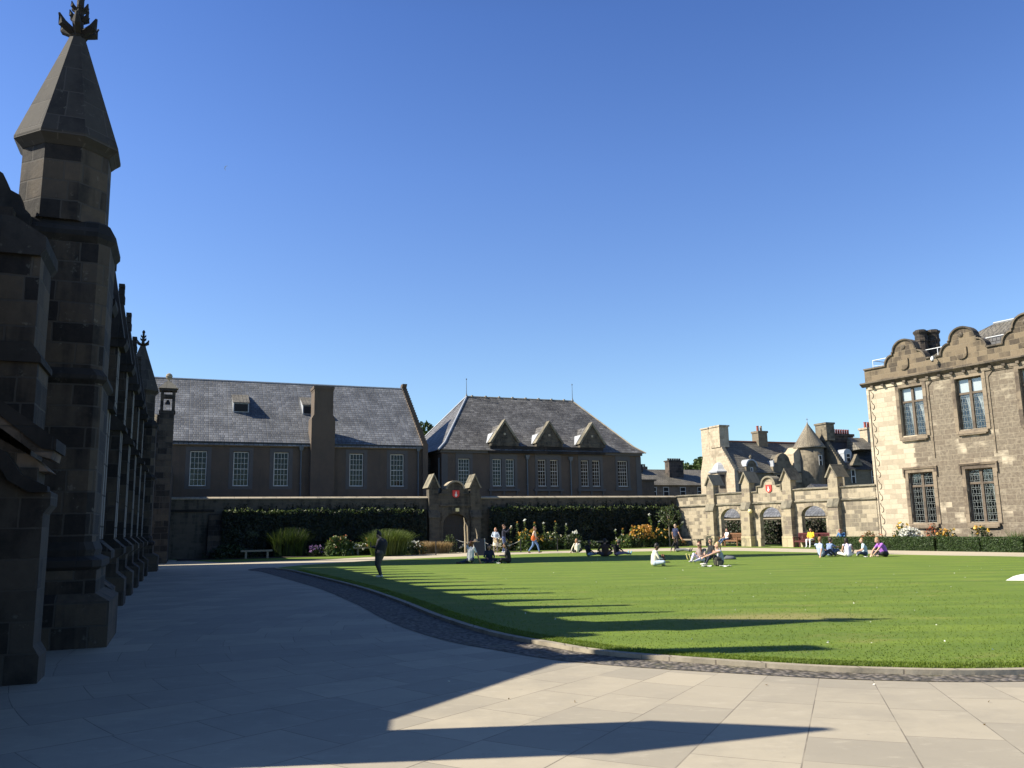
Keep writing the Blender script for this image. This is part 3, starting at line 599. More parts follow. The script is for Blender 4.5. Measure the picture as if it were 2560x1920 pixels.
pr = [(-8.42 + .68 * math.cos(PI * i / 14), 4.33 + .66 * math.sin(PI * i / 14)) for i in range(15)] + [(-8.42 - .57 * math.cos(PI * i / 14), 4.33 + .53 * math.sin(PI * i / 14)) for i in range(15)]
mb.extr(pr, -.14, .65, 'y'); mb.build('coping', 'trimB', q)
MB().extr([(-.12, 3.10), (-.001, 3.16), (-.001, 3.0), (-.12, 3.04)], -18.3, .2, 'x').build('string_course', 'trimB', q)
for a in AR:      # voussoir ring and the dressed reveal of each arch
    c = (a[0] + a[1]) / 2; r1 = (a[1] - a[0]) / 2; hh = a[3] - a[2]
    pr = [(c + (r1 + .32) * math.cos(PI * i / 16), a[2] + (hh + .30) * math.sin(PI * i / 16)) for i in range(17)] + [(c - (r1 + .003) * math.cos(PI * i / 16), a[2] + (hh + .003) * math.sin(PI * i / 16)) for i in range(17)]
    MB().extr(pr, -.03, -.001, 'y').build('arch_ring', 'pierB', q)
    mb = MB()
    for k in range(11):
        t0 = PI * (k + .5) / 11; ct, st = math.cos(t0), math.sin(t0)
        mb.tube([(c + (r1 + .02) * ct, -.034, a[2] + (hh + .02) * st), (c + (r1 + .3) * ct, -.034, a[2] + (hh + .28) * st)], .008, 4)
    mb.build('voussoir_joints', 'trimB', q)
for x in (-14.12, -10.47, -6.68, -2.84): pier(q, x, .76, .22, .40, 5.43, 4.66, 2.98)
shield(q, -8.42, -.01, 4.08, .36)
mb = MB()
for k in range(3): a = AR[k]; mb.box(a[0] - .24, a[0] + .0, -.06, -.001, 0, .6); mb.box(a[1], a[1] + .24, -.06, -.001, 0, .6)
mb.build('jamb_base', 'baseB', q)
o = thing('globe_lamp', 'cream globe lamp bracketed from the second arcade pier', 'lamp', WB(-9.95, -.42, 2.53), RB)
MB().sph((0, 0, 0), .16, 14).build('globe', 'globe', o, True); MB().tube([(-.05, .05, .14), (-.1, .2, .2), (-.2, .38, .16)], .02).lathe([(.09, .13), (.05, .2)], 0, 0, 10).build('bracket', 'iron', o)
# yard behind the arches
q = thing('yard_wall', 'dark ivy-grown yard wall with pale coping, seen through the arches', 'wall', WB(-6, 5.2), RB)
MB().box(-16, 9, 0, .3, 0, 1.95).build('wall_face', 'wallA', q); MB().box(-16, 9, -.06, .36, 1.95, 2.05).build('coping', 'copeA', q)
n = 5200; P = np.stack([rng.uniform(-12, 8, n), rng.uniform(-.45, 0, n), rng.uniform(0, 1.9, n) ** 1.0], 1)
cards('ivy', P, .1, ['ivy', 'shrubd'], q, rng.integers(0, 2, n))
o = MB().extr([(-.3, 0), (-.3, .1), (-.2, .1), (-.2, 0)], -16, 9, 'x').build('footing', 'wallA', q)
o = struct('yard_grass', MB().box(-20, 4, .56, 5.2, 0, .02), 'lawn'); o.location = (*PBx, 0); o.rotation_euler = (0, 0, RB)
q = thing('yard_outhouse', 'low slate-roofed outhouse glimpsed over the yard wall through the left arches', 'outhouse', WB(-9, 7.5), RB)
MB().box(-19, 8, 0, 4, 0, 2.2).build('wall', 'wallA', q); MB().extr([(-.2, 2.15), (-.2, 2.25), (3, 4.0), (4.3, 3.2), (4.3, 3.1)], -19.2, 8.2, 'x').build('roof', 'slate1', q)
q = thing('yard_railing', 'dark iron railing behind the right-hand arch', 'railing', WB(-4.7, 2.6), RB)
mb = MB().box(-2.6, 2.6, 0, .04, 1.9, 1.95).box(-2.6, 2.6, 0, .04, .2, .25)
for i in range(40): mb.tube([(-2.55 + i * .13, .02, 0), (-2.55 + i * .13, .02, 2.05)], .011, 4)
mb.build('bars', 'iron', q)
# ------------------------------------------------------------------ sunlit hall on the right
h = thing('college_hall', 'sunlit two-storey ashlar hall with curvy parapet gables and tall mullioned windows', 'hall', WB(0, 0), RB)
XU = [(2.38, 3.95), (5.98, 7.55), (9.6, 11.17), (13.2, 14.77)]; XL = [(2.5, 4.08), (6.05, 7.62), (9.65, 11.22), (13.25, 14.8)]
MB().extr(rect(.12, 17, 0, 10.1), 0, .5, 'y', 0, [rect(a, b, 6.75, 9.7) for a, b in XU] + [rect(a, b, 1.55, 4.5) for a, b in XL]).box(.12, .6, .5, 9, 0, 10.1).build('wall', 'hall', h)
MB().box(.7, 16.9, 2.2, 2.3, 0, 10).build('dark_backing', 'dark', h)  # dark backing in place of an unlit hall interior
MB().box(.02, 17, -.06, -.001, 0, .55).build('plinth', 'hall_sur', h)
mb = MB()
for k in range(13):
    z = .95 + k * .715
    mb.tube([(.52 + .10 * math.cos(a), -.015, z + .17 * math.sin(a)) for a in np.linspace(-1.9, 1.6, 9)] + [(.46, -.015, z + .27), (.42, -.015, z + .40)], .02, 5)
mb.box(.30, .34, -.03, -.001, .6, 10.0)  # thin dark strip stands in for the shading along the scrolls
mb.build('scrolled_quoin_strip', 'hall_trim', h)
def leaded(par, a, b, z0, z1, y):
    m = MB(); n = 4; un = .36; z = z0
    while z < z1 - .05:
        e = min(z + un, z1)
        m.box(a, b, y, y + .012, z, z + .012)
        if z + .1 < z1: m.box(a, b, y, y + .012, z + .10, z + .112)
        for i in range(1, n):
            x = a + (b - a) * i / n; m.box(x - .006, x + .006, y, y + .012, z + .112, e)
        x2 = (a + b) / 2
        if z + .1 < z1: m.box(x2 - .05, x2 - .038, y, y + .012, z + .013, z + .099)
        for x2 in (a + .05, b - .062): m.box(x2, x2 + .012, y, y + .012, z, e)
        z += un
    m.build('leaded_cames', 'leadline', par)
    MB().add([(a, y + .02, z0), (b, y + .02, z0), (b, y + .02, z1), (a, y + .02, z1)], [(0, 1, 2, 3)]).build('pane', 'glass2', par, fix=False)
def stonewin(a, b, z0, z1, zt, up):
    c = (a + b) / 2; m = MB()
    m.box(c - .075, c + .075, .14, .32, z0, z1).box(a, c - .076, .16, .30, zt - .06, zt + .06).box(c + .076, b, .16, .30, zt - .06, zt + .06)
    m.box(a, a + .07, .14, .3, z0, z1).box(b - .07, b, .14, .3, z0, z1).box(a + .07, b - .07, .15, .29, z1 - .07, z1)
    o = m.build('window', 'mull', h)
    s = MB().box(a - .22, a, -.05, -.001, z0 - .1, z1 + .2).box(b, b + .22, -.05, -.001, z0 - .1, z1 + .2).box(a, b, -.05, -.001, z1 + .003, z1 + .2)
    s.build('moulded_surround', 'hall_sur', o)
    s = MB().extr([(-.17, z0 - .28), (-.17, z0 - .12), (.2, z0), (.2, z0 - .28)], a - .12, b + .12, 'x').extr([(-.16, z0 - .34), (-.001, z0 - .34), (-.001, z0 - .28), (-.16, z0 - .28)], a + .0, b - .0, 'x')
    s.build('sill', 'hall_sur', o)
    if not up: MB().extr([(-.14, z1 + .3), (-.001, z1 + .36), (-.001, z1 + .2), (-.1, z1 + .2)], a - .3, b + .3, 'x').box(a - .3, a - .21, -.12, -.001, z1 - .25, z1 + .2).box(b + .21, b + .3, -.12, -.001, z1 - .25, z1 + .2).build('hood_mould', 'hall_sur', o)
    for x0, x1 in ((a + .07, c - .075), (c + .075, b - .07)):
        leaded(o, x0, x1, z0, zt - .06, .2)
        if up:      # pale blind behind the top lights
            MB().add([(x0, .215, zt + .06), (x1, .215, zt + .06), (x1, .215, z1 - .07), (x0, .215, z1 - .07)], [(0, 1, 2, 3)]).build('pane', 'glass2', o, fix=False)
            MB().box(x0, x1, .26, .27, zt + .06, z1 - .07).build('blind', 'curtain', o)
        else: leaded(o, x0, x1, zt + .06, z1 - .07, .2)
    # draped curtains
    cu = MB(); H_ = zt - z0
    for x0, x1, dr_ in ((a + .5, c - .1, -1), (c + .4, b - .1, 1)):
        pts = []; nf = 9
        for j in range(9):
            t = j / 8; wl = .30 * (1 - t) ** 1.4 + .06 if up else .10 * (1 - t) + .03
            xc = (x1 - .02 - t * (.06 if dr_ < 0 else -.12) - (.0 if dr_ < 0 else .12))
            pts.append([(xc - wl + wl * i / nf, .36 + .03 * math.sin(i * 2.3 + j), zt - .03 - H_ * t * (.9 if up else .8)) for i in range(nf + 1)])
        cu.ring(pts, cap=False, closed=False)
    cu.build('curtain', 'curtain', o, fix=False)
for a, b in XU: stonewin(a, b, 6.75, 9.7, 8.82, True)
for a, b in XL: stonewin(a, b, 1.55, 4.5, 3.7, False)
mb = MB().box(.3, 17, -.07, -.001, 9.9, 10.1); mb.build('frieze_band', 'hall', h)
mb = MB()
for a, b in ((4.35, 5.55), (7.95, 9.2), (11.55, 12.8)):      # raised panel mouldings between the upper windows
    mb.box(a - .04, a, -.05, -.001, 5.3, 9.6).extr([(a, 9.56), (a + .25, 9.82), (b + .2, 9.82), (b + .2, 9.86), (a + .23, 9.86), (a - .04, 9.6)], -.05, -.001, 'y')
mb.build('panel_moulding', 'hall_sur', h)
mb = MB().extr([(-.10, 10.1), (-.32, 10.28), (-.32, 10.36), (0, 10.42), (0, 10.1)], -.1, 17, 'x').extr([(-.12, 10.1), (-.12, 10.36), (.0, 10.36), (.0, 10.1)], -.1, .12, 'x')
for k in range(22): mb.box(.6 + k * .75, .78 + k * .75, -.24, -.101, 9.98, 10.12)
mb.build('cornice', 'hall_trim', h)
cs = [3.0, 6.68, 10.3, 13.95]; prof = [(.1, 10.42)]; topl = [(.1, 11.2)]
for c in cs:
    topl += [(c - 1.34, 11.2)] + [(c - .78 - .54 * math.cos(PI / 2 * k / 6), 11.24 + .58 * math.sin(PI / 2 * k / 6)) for k in range(7)] + [(c - .78, 11.96)]
    topl += [(c - .7 * math.cos(PI * k / 14), 12.0 + .62 * math.sin(PI * k / 14)) for k in range(15)]
    topl += [(c + .78, 11.96)] + [(c + .78 + .54 * math.cos(PI / 2 * k / 6), 11.24 + .58 * math.sin(PI / 2 * k / 6)) for k in range(6, -1, -1)] + [(c + 1.34, 11.2)]
topl.append((17, 11.2))
MB().extr([(17, 10.42), (.1, 10.42)] + topl, 0, .4, 'y').build('parapet', 'hall_par', h)
offl = offset(topl, .09)
mb = MB(); mb.ring([[(p[0], -.1, p[1] + .0), (p[0], .48, p[1] + .0), (q[0], .48, q[1]), (q[0], -.1, q[1])] for p, q in zip(topl, offl)]); mb.build('parapet_coping', 'hall_trim', h)
for c in cs:
    MB().extr([(c - .1 + a * .33, 11.15 + b_ * .33) for a, b_ in [(-1, 1), (1, 1), (1, -.1)] + [(math.cos(t), -.2 - .9 * math.sin(t)) for t in (.4, .9, PI / 2, 2.2, 2.75)] + [(-1, -.1)]], -.09, -.001, 'y').build('stone_shield', 'hall_par', h)
    MB().sph((c - .05, -.02, 12.22), .16, 8, 0, (1, .4, 1)).build('carved_boss', 'hall_trim', h)
# roof, rail, chimney
mb = MB().add([(1.8, 1.2, 11.0), (17, 1.2, 11.0), (17, 5.5, 13.7), (5.6, 5.5, 13.7), (17, 9, 11.0), (1.8, 9, 11.0), (.5, 1.0, 11.0), (17, 1, 10.9), (.5, 9, 10.9)], [(0, 1, 2, 3), (3, 2, 4, 5), (0, 3, 5), (6, 7, 4, 8)]); rf = mb.build('roof', 'slate3', h)
MB().tube([(5.6, 5.5, 13.74), (17, 5.5, 13.74)], .07, 6).build('ridge_roll', 'lead', rf)
mb = MB()
for x in (7.2, 10.6): mb.extr([(2.0, 11.5), (2.0, 12.1), (3.6, 12.55)], x, x + 1.7, 'x')
mb.build('rooflight', 'slate4', rf)
mb = MB().tube([(.25, .75, 11.9), (16, .75, 11.9)], .025).tube([(.25, .75, 11.9), (.25, 7, 11.9)], .025).tube([(.25, .75, 11.55), (3, .75, 11.3)], .012)
for x in np.arange(.25, 16, 1.48): mb.tube([(x, .75, 11.0), (x, .75, 11.9)], .022)
mb.build('roof_railing', 'rail', h)
for x, y in ((2.72, 2.3), (3.1, 3.0)):
    m = MB().oct([(.40, 10.9), (.40, 11.2), (.33, 11.25), (.33, 12.75), (.37, 12.8), (.37, 12.95), (.33, 13.0), (.33, 13.25), (.41, 13.38), (.41, 13.48), (.3, 13.5), (.3, 13.56)], x, y); m.build('chimney_shaft', 'hall_chim', h)
q = thing('security_camera', 'small white dome security camera hung below the hall parapet', 'camera', WB(4.98, -.35, 11.1), RB)
MB().tube([(0, .35, .1), (0, .05, .12), (0, 0, .1)], .03).lathe([(.04, .1), (.09, .04), (.10, -.08), (.05, -.16)], 0, 0, 10).build('housing', 'rail', q); MB().sph((0, 0, -.16), .07, 8).build('dome', 'iron', q)

# ------------------------------------------------------------------ baronial house behind the arcade
def pots(par, xs, y, z, mats, r=.11, hh=.5):
    for i, x in enumerate(xs): MB().lathe([(r, z), (r * .85, z + hh * .85), (r * 1.05, z + hh * .88), (r, z + hh)], x, y, 8).build('chimney_pot', mats[i % len(mats)], par)
b = thing('baronial_house', 'pale stone baronial house with round conical turret and crow-stepped gables beyond the arcade', 'house', (*PGx, 0), A22)
def crow(y0, z0, y1, z1, n=12):
    out = []
    for k in range(n): out += [(y0 + (y1 - y0) * k / n, z0 + (z1 - z0) * k / n + .22), (y0 + (y1 - y0) * (k + 1) / n, z0 + (z1 - z0) * k / n + .22)]
    return out
MB().extr([(0, 0), (0, 6.5)] + crow(0, 6.55, 2.05, 9.15, 13) + [(2.05, 9.2), (2.0, 11.0), (5.0, 11.0), (4.95, 8.3), (5.5, 6.6), (5.7, 0)], -1.0, -.6, 'x').build('crow_stepped_gable', 'sand_l', b)
c = MB().box(-1.08, .0, 1.9, 3.4, 9.0, 11.0).box(-1.14, .08, 1.8, 3.5, 11.0, 11.15).box(-1.02, -.1, 3.75, 5.05, 8.3, 11.0).box(-1.1, 0, 3.68, 5.12, 11.0, 11.12).build('chimney', 'sand_l', b)
MB().box(-.6, 9.6, 0, .3, 0, 6.5).build('wall', 'sand1', b)
rf = MB().extr([(-.25, 6.4), (2.75, 9.65), (5.75, 6.4)], -.6, 9.6, 'x').build('roof', 'slate3', b)
MB().tube([(-.6, 2.75, 9.68), (9.6, 2.75, 9.68)], .08, 6).build('ridge_roll', 'tileridge', rf)
# bay with lead cap on the sunlit gable
m = MB(); by = 2.35
lo = [(-1.0, by - 1.0), (-1.65, by - .6), (-1.65, by + .6), (-1.0, by + 1.0)]
m.extr(lo, 4.0, 6.5, 'z'); bw = m.build('bay_window', 'sand_l', b)
m = MB(); m.ring([[(-1 + (x + 1) * s_, by + (y - by) * s_, z) for x, y in [(-1.0, by - 1.15), (-1.78, by - .7), (-1.78, by + .7), (-1.0, by + 1.15)]] for s_, z in ((1.0, 6.5), (1.04, 6.62), (.7, 6.85), (.5, 7.25), (.3, 7.45), (.1, 7.55))]); m.build('lead_cap', 'lead', bw)
m = MB().box(-1.67, -1.651, by - .42, by + .42, 5.0, 6.3); o = m.build('window', 'dark', bw)
MB().box(-1.69, -1.671, by - .42, by - .36, 5.0, 6.3).box(-1.69, -1.671, by + .36, by + .42, 5.0, 6.3).box(-1.69, -1.671, by - .36, by + .36, 5.6, 5.68).build('sash', 'white', o)
m = MB(); p0, p1 = Vector((-1.0, by - 1.0, 0)), Vector((-1.65, by - .6, 0)); d_ = (p1 - p0); nn_ = Vector((d_.y, -d_.x, 0)).normalized() * -1
nn_ = Vector((-.52, -.85, 0))
def pq(t, z, o_=.02): p = p0 + d_ * t + nn_ * o_; return (p.x, p.y, z)
m.add([pq(.15, 5.0), pq(.85, 5.0), pq(.85, 6.3), pq(.15, 6.3)], [(0, 1, 2, 3)]); m.build('window', 'dark', bw, fix=False)
def bwin(par, x0, x1, z0, z1, y): 
    o = MB().box(x0, x1, y - .02, y - .003, z0, z1).build('window', 'dark', par)
    MB().box(x0, x0 + .07, y - .05, y - .021, z0, z1).box(x1 - .07, x1, y - .05, y - .021, z0, z1).box(x0 + .07, x1 - .07, y - .05, y - .021, (z0 + z1) / 2 - .04, (z0 + z1) / 2 + .04).box(x0 + .07, x1 - .07, y - .05, y - .021, z1 - .07, z1).build('sash', 'white', o)
# small round-headed dormer with ball, big ogee gable
d = MB().extr([(.3, 6.0)] + [(1.5, 6.0), (1.5, 7.0)] + [(.9 + .6 * math.cos(PI * k / 10), 7.0 + .6 * math.sin(PI * k / 10)) for k in range(1, 10)] + [(.3, 7.0)], -.1, 1.6, 'y').build('round_dormer', 'sand1', b)
MB().extr([(.9 + .68 * math.cos(PI * k / 10), 7.0 + .7 * math.sin(PI * k / 10)) for k in range(11)] + [(.9 - .56 * math.cos(PI * k / 10), 7.0 + .56 * math.sin(PI * k / 10)) for k in range(11)], -.2, 1.6, 'y').build('lead_hood', 'lead', d)
MB().lathe([(.12, 7.6), (.06, 7.75), (.14, 7.85), (.14, 7.95), (.02, 8.1)], .9, -.05, 8).build('ball_finial', 'sand1', d); bwin(d, .75, 1.05, 6.1, 6.9, -.1)
og = [(3.4, 6.2), (5.95, 6.2), (5.95, 7.0), (5.75, 7.05), (5.5, 7.4), (5.35, 7.9), (5.05, 8.2), (4.68, 8.35), (4.3, 8.2), (4.0, 7.9), (3.85, 7.4), (3.6, 7.05), (3.4, 7.0)]
d = MB().extr(og, -.15, .3, 'y').build('ogee_gable', 'sand1', b)
MB().extr([(3.55, 6.9), (4.0, 7.75), (4.68, 8.25), (5.35, 7.75), (5.8, 6.9)], .3, 2.4, 'y').build('gable_roof', 'slate3', d); bwin(b, 3.8, 4.5, 5.0, 6.7, 0)
MB().box(3.5, 3.62, -.1, 1.6, 6.95, 7.6).build('flashing', 'lead', d)
c = MB().box(3.85, 4.95, 2.3, 3.3, 9.0, 10.55).box(3.78, 5.02, 2.23, 3.37, 10.55, 10.75).build('chimney', 'sand1', b); pots(c, (4.2, 4.6), 2.8, 10.75, ['potred', 'potbuff'], .13, .55)
# turret
t_ = MB().lathe([(1.38, 3.0), (1.38, 8.95)], 8.15, .1, 28).build('round_turret', 'sand1', b, True)
t_.data.polygons.foreach_set('use_smooth', [len(p.vertices) == 4 for p in t_.data.polygons])
c = MB().lathe([(1.62, 8.85), (1.5, 9.05), (.1, 11.25), (.02, 11.5)], 8.15, .1, 28).build('conical_roof', 'slate5', t_, True)
MB().lathe([(.13, 11.0), (.03, 11.4), (.02, 11.9)], 8.15, .1, 8).box(8.02, 8.28, .08, .12, 11.75, 11.79).build('cross_finial', 'lead', t_)
bwin(t_, 8.0, 8.42, 7.1, 8.1, -1.27)
MB().extr([(6.0, 8.3), (6.8, 9.0), (6.8, 5.5), (6.0, 5.5)], -.1, 2.5, 'y').build('stair_wall', 'sand_l', b)
# right wing
MB().extr([(-2.75, 0), (-2.75, 6.75)] + crow(-2.75, 6.8, -.65, 9.5, 12) + [(-.65, 9.55), (-.95, 9.6), (-.95, 11.2), (.5, 11.2), (.5, 9.6), (3, 6.5), (3, 0)], 9.6, 10.0, 'x').build('crow_stepped_gable', 'sand1', b)
c = MB().box(9.5, 10.5, -1.0, .55, 9.6, 11.2).box(9.42, 10.58, -1.08, .63, 11.2, 11.38).build('chimney', 'sand1', b)
MB().box(10, 14.3, -2.75, -2.4, 0, 6.7).box(14.0, 14.3, -2.4, 3, 0, 6.7).build('wall', 'sand1', b)
rf = MB().extr([(-2.95, 6.6), (0, 9.9), (3, 6.6)], 10, 17, 'x').build('roof', 'slate4', b)
for x0, x1, z0, z1 in ((10.45, 10.98, 5.3, 6.6), (13.0, 13.5, 5.3, 6.6), (13.2, 13.55, 7.5, 8.35)): bwin(b, x0, x1, z0, z1, -2.75)
d = MB().box(9.9 + .35, 11.2, -2.3, -.6, 7.3, 8.2).extr([(10.72 + .5 * math.cos(PI * k / 10), 8.2 + .45 * math.sin(PI * k / 10)) for k in range(11)], -2.3, -.4, 'y').build('round_dormer', 'lead', b); bwin(d, 10.45, 11.0, 7.4, 8.2, -2.3)
d = MB().extr([(10.6, 7.0), (11.9, 7.0), (11.3, 8.1)], -2.9, -1.4, 'y').build('pediment_dormer', 'sand1', b)
c = MB().box(10.7, 13.4, -.4, .6, 8.9, 10.1).box(10.6, 13.5, -.5, .7, 10.1, 10.35).build('chimney', 'hall_chim', b); pots(c, [10.85 + .3 * k for k in range(9)], .1, 10.35, ['potred'], .11, .5)
c = MB().box(13.9, 16.6, -1.8, -.8, 8.9, 10.7).box(13.8, 16.7, -1.9, -.7, 10.7, 10.9).build('chimney', 'sand_l', b); pots(c, [14.2, 14.6, 15.1, 15.5], -1.3, 10.9, ['potred'], .13, .6)
d = MB().extr([(13.3, 0), (13.3, 8.8), (13.6, 8.9), (13.9, 9.6), (14.1, 9.8), (14.2, 9.2), (14.3, 0)], -3.2, -2.76, 'y').build('curly_gable', 'sand1', b)
MB().extr([(-2.76, 8.6), (-1.2, 9.9), (-.9, 8.5)], 11.9, 14.2, 'x').build('gable_roof', 'slate3', d)
# low stone terrace far left of it, and trees beyond
PL = (18.13, 95.0)
b = thing('stone_terrace', 'low far-off stone terrace with slate roof and dark chimney stacks', 'building', (*PL, 0), A22)
MB().box(-5.5, 8, 0, 6, 0, 6.05).build('wall', 'brickrow', b)
MB().extr([(-.3, 6.0), (2.8, 7.95), (6.3, 6.0)], -5.8, 8, 'x').build('roof', 'slate3', b)
for x in (-3.2, -1.6, .6, 2.9): bwin(b, x, x + .75, 4.8, 5.8, 0)
c = MB().box(-4.1, -2.75, 2.2, 3.0, 6.5, 8.35).box(-4.17, -2.68, 2.1, 3.1, 8.35, 8.48).build('chimney', 'hall_chim', b); pots(c, [-3.9, -3.6, -3.25, -2.95], 2.6, 8.48, ['hall_chim'], .12, .25)
c = MB().box(.1, 2.0, 1.2, 2.1, 6.5, 8.75).box(.02, 2.08, 1.1, 2.2, 8.75, 8.9).build('chimney', 'hall_chim', b); pots(c, [.3 + .3 * k for k in range(6)], 1.65, 8.9, ['hall_chim'], .13, .25)
c = MB().box(-1.5, -.1, 5.6, 6.4, 5, 8.5).build('chimney', 'hall_chim', b); pots(c, [-1.35, -1.0, -.65, -.3], 6.0, 8.5, ['hall_chim'], .12, .3)
b = thing('garden_pavilion', 'small dark pyramid-roofed pavilion poking above the corner of the walls', 'pavilion', WA(35.6, 9), A22)
MB().box(-1.5, 2.0, 0, 3, 0, 4.3).build('wall', 'sand_l', b)
MB().frus((-1.8, 2.3, -.3, 3.3), (.2, .3, 1.4, 1.6), 4.3, 5.35).build('roof', 'slate4', b)
b = thing('green_shed', 'tiny slate gablet rising beyond the arcade coping left of its second pier', 'roof', WB(-12.2, 9), RB)
MB().extr([(-.9, 4.2), (.9, 4.2), (0, 4.72)], 0, 2, 'y').build('roof', 'slate4', b); MB().box(-.7, .7, .1, 1.9, 0, 4.2).build('wall', 'slate4', b)

# ------------------------------------------------------------------ chapel
ch = thing('chapel', 'dark gothic chapel in shade with stepped buttresses and a spired octagonal corner turret', 'chapel', (*OC, 0), RC)
# local x runs along the chapel, local y = away from the quad (y = -v)
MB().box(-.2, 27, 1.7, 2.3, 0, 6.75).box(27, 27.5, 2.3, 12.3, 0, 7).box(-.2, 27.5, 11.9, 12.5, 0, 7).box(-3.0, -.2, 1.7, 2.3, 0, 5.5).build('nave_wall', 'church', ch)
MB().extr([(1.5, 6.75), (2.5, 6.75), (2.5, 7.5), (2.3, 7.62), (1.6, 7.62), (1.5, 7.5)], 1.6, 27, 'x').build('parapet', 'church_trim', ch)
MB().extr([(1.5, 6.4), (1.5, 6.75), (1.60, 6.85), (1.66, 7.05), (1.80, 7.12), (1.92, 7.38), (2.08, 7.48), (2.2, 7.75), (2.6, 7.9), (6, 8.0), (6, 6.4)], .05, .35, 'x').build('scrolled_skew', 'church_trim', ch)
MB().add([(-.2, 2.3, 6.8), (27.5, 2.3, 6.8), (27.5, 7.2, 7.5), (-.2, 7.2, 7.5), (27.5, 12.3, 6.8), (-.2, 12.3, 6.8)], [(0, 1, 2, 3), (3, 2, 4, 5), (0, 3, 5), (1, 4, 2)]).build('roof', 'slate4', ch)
MB().extr([(1.2, 0), (1.2, .6), (1.45, .75), (1.45, 1.15), (1.35, 1.2), (1.35, 1.4), (1.7, 1.6), (1.7, 0)], -.2, 27, 'x').build('plinth', 'church', ch)
bus = [4.1, 8.0, 11.55, 15.1, 18.85, 22.7]
def fin_prof(s_, z): return [(r * s_, z + q * s_) for r, q in ((.13, 0), (.16, .03), (.10, .08), (.08, .2), (.07, .5), (.1, .56), (.06, .62), (.06, .78), (.09, .84), (.03, .95))]
def finial(par, x, y, z, s_=1.0):
    m = MB().lathe(fin_prof(s_, z), x, y, 8)
    for k in range(6):                     # lower collar of upcurled leaves, then two crocket rings
        a = PI * k / 3
        for (r1, z1, r2, z2, r3, z3, w_) in ((.08, .1, .28, .2, .34, .36, .07), (.07, .36, .14, .42, .17, .5, .04), (.07, .56, .13, .6, .15, .68, .035)):
            ca, sa = math.cos(a), math.sin(a)
            m.tube([(x + r1 * ca * s_, y + r1 * sa * s_, z + z1 * s_), (x + r2 * ca * s_, y + r2 * sa * s_, z + z2 * s_), (x + r3 * ca * s_, y + r3 * sa * s_, z + z3 * s_)], [w_ * s_, w_ * 1.1 * s_, w_ * .3 * s_], 5)
    return m.build('finial', 'church_trim', par)
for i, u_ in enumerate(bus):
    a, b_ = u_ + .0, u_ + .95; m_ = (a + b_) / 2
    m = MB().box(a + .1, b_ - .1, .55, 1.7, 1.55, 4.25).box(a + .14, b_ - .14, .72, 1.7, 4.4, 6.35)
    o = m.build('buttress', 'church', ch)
    m = MB()
    for z0, z1, yy, e in ((1.6, 4.2, .545, .1), (4.45, 6.3, .715, .14)): m.box(b_ - e - .24, b_ - e + .012, yy - .012, yy + .3, z0, z1); m.box(a + e + .02, a + e + .26, yy - .012, yy - .001, z0, z1)
    m.build('pale_quoins', 'church_pale', o)
    m = MB().extr([(.25, 0), (.25, .62), (.45, .78), (.45, 1.12), (.30, 1.22), (.30, 1.36), (.55, 1.58), (1.7, 1.58), (1.7, 0)], a, b_, 'x')
    m.build('plinth', 'church', o)
    MB().extr([(.42, 4.2), (.42, 4.3), (.72, 4.62), (1.7, 4.62), (1.7, 4.2)], a + .02, b_ - .02, 'x').build('weathering', 'church_trim', o); MB().extr([(.58, 6.3), (.52, 6.42), (.52, 6.52), (1.7, 6.52), (1.7, 6.3)], a + .05, b_ - .05, 'x').build('cap_stone', 'church_trim', o)
    MB().frus((a + .02, b_ - .02, .58, 1.5), (m_ - .12, m_ + .12, .93, 1.07), 6.52, 8.45).build('spirelet', 'church_trim', o)
    m = MB().box(m_ - .16, m_ + .16, .9, 1.1, 8.40, 8.62).box(m_ - .12, m_ + .12, .92, 1.08, 8.65, 8.84).box(m_ - .14, m_ + .14, .92, 1.08, 8.87, 8.98); m.build('finial', 'church_trim', o)
    w0 = b_ + .35; w1_ = (bus[i + 1] if i < 5 else 26.5) - .35
    m = MB().extr(rect(w0, w1_, 2.0, 6.6), 1.62, 1.69, 'y', 0, [arch(w0 + .25, w1_ - .25, 2.3, 4.6, 6.3)]).build('window_surround', 'church_trim', ch)
    MB().extr(arch(w0 + .25, w1_ - .25, 2.3, 4.6, 6.3), 1.66, 1.68, 'y').build('window', 'dark', m)
    mm = MB(); cx_ = (w0 + w1_) / 2
    for k in (-1, 0, 1): mm.box(cx_ + k * .5 - .05, cx_ + k * .5 + .05, 1.61, 1.655, 2.3, 5.9)
    mm.build('tracery', 'church_trim', m)
for i, u_ in enumerate([1.9] + bus[:-1] + [bus[-1]]):     # pinnacled gablets over the windows, set back from the buttresses
    m_ = u_ + 2.5
    if i == 0: m_ = 3.2
    if m_ > 26: continue
    MB().frus((m_ - .55, m_ + .55, 1.45, 2.2), (m_ - .09, m_ + .09, 1.68, 1.78), 7.3, 9.2).box(m_ - .13, m_ + .13, 1.62, 1.84, 9.1, 9.3).box(m_ - .08, m_ + .08, 1.66, 1.8, 9.35, 9.65).build('gablet_pinnacle', 'church_trim', ch)
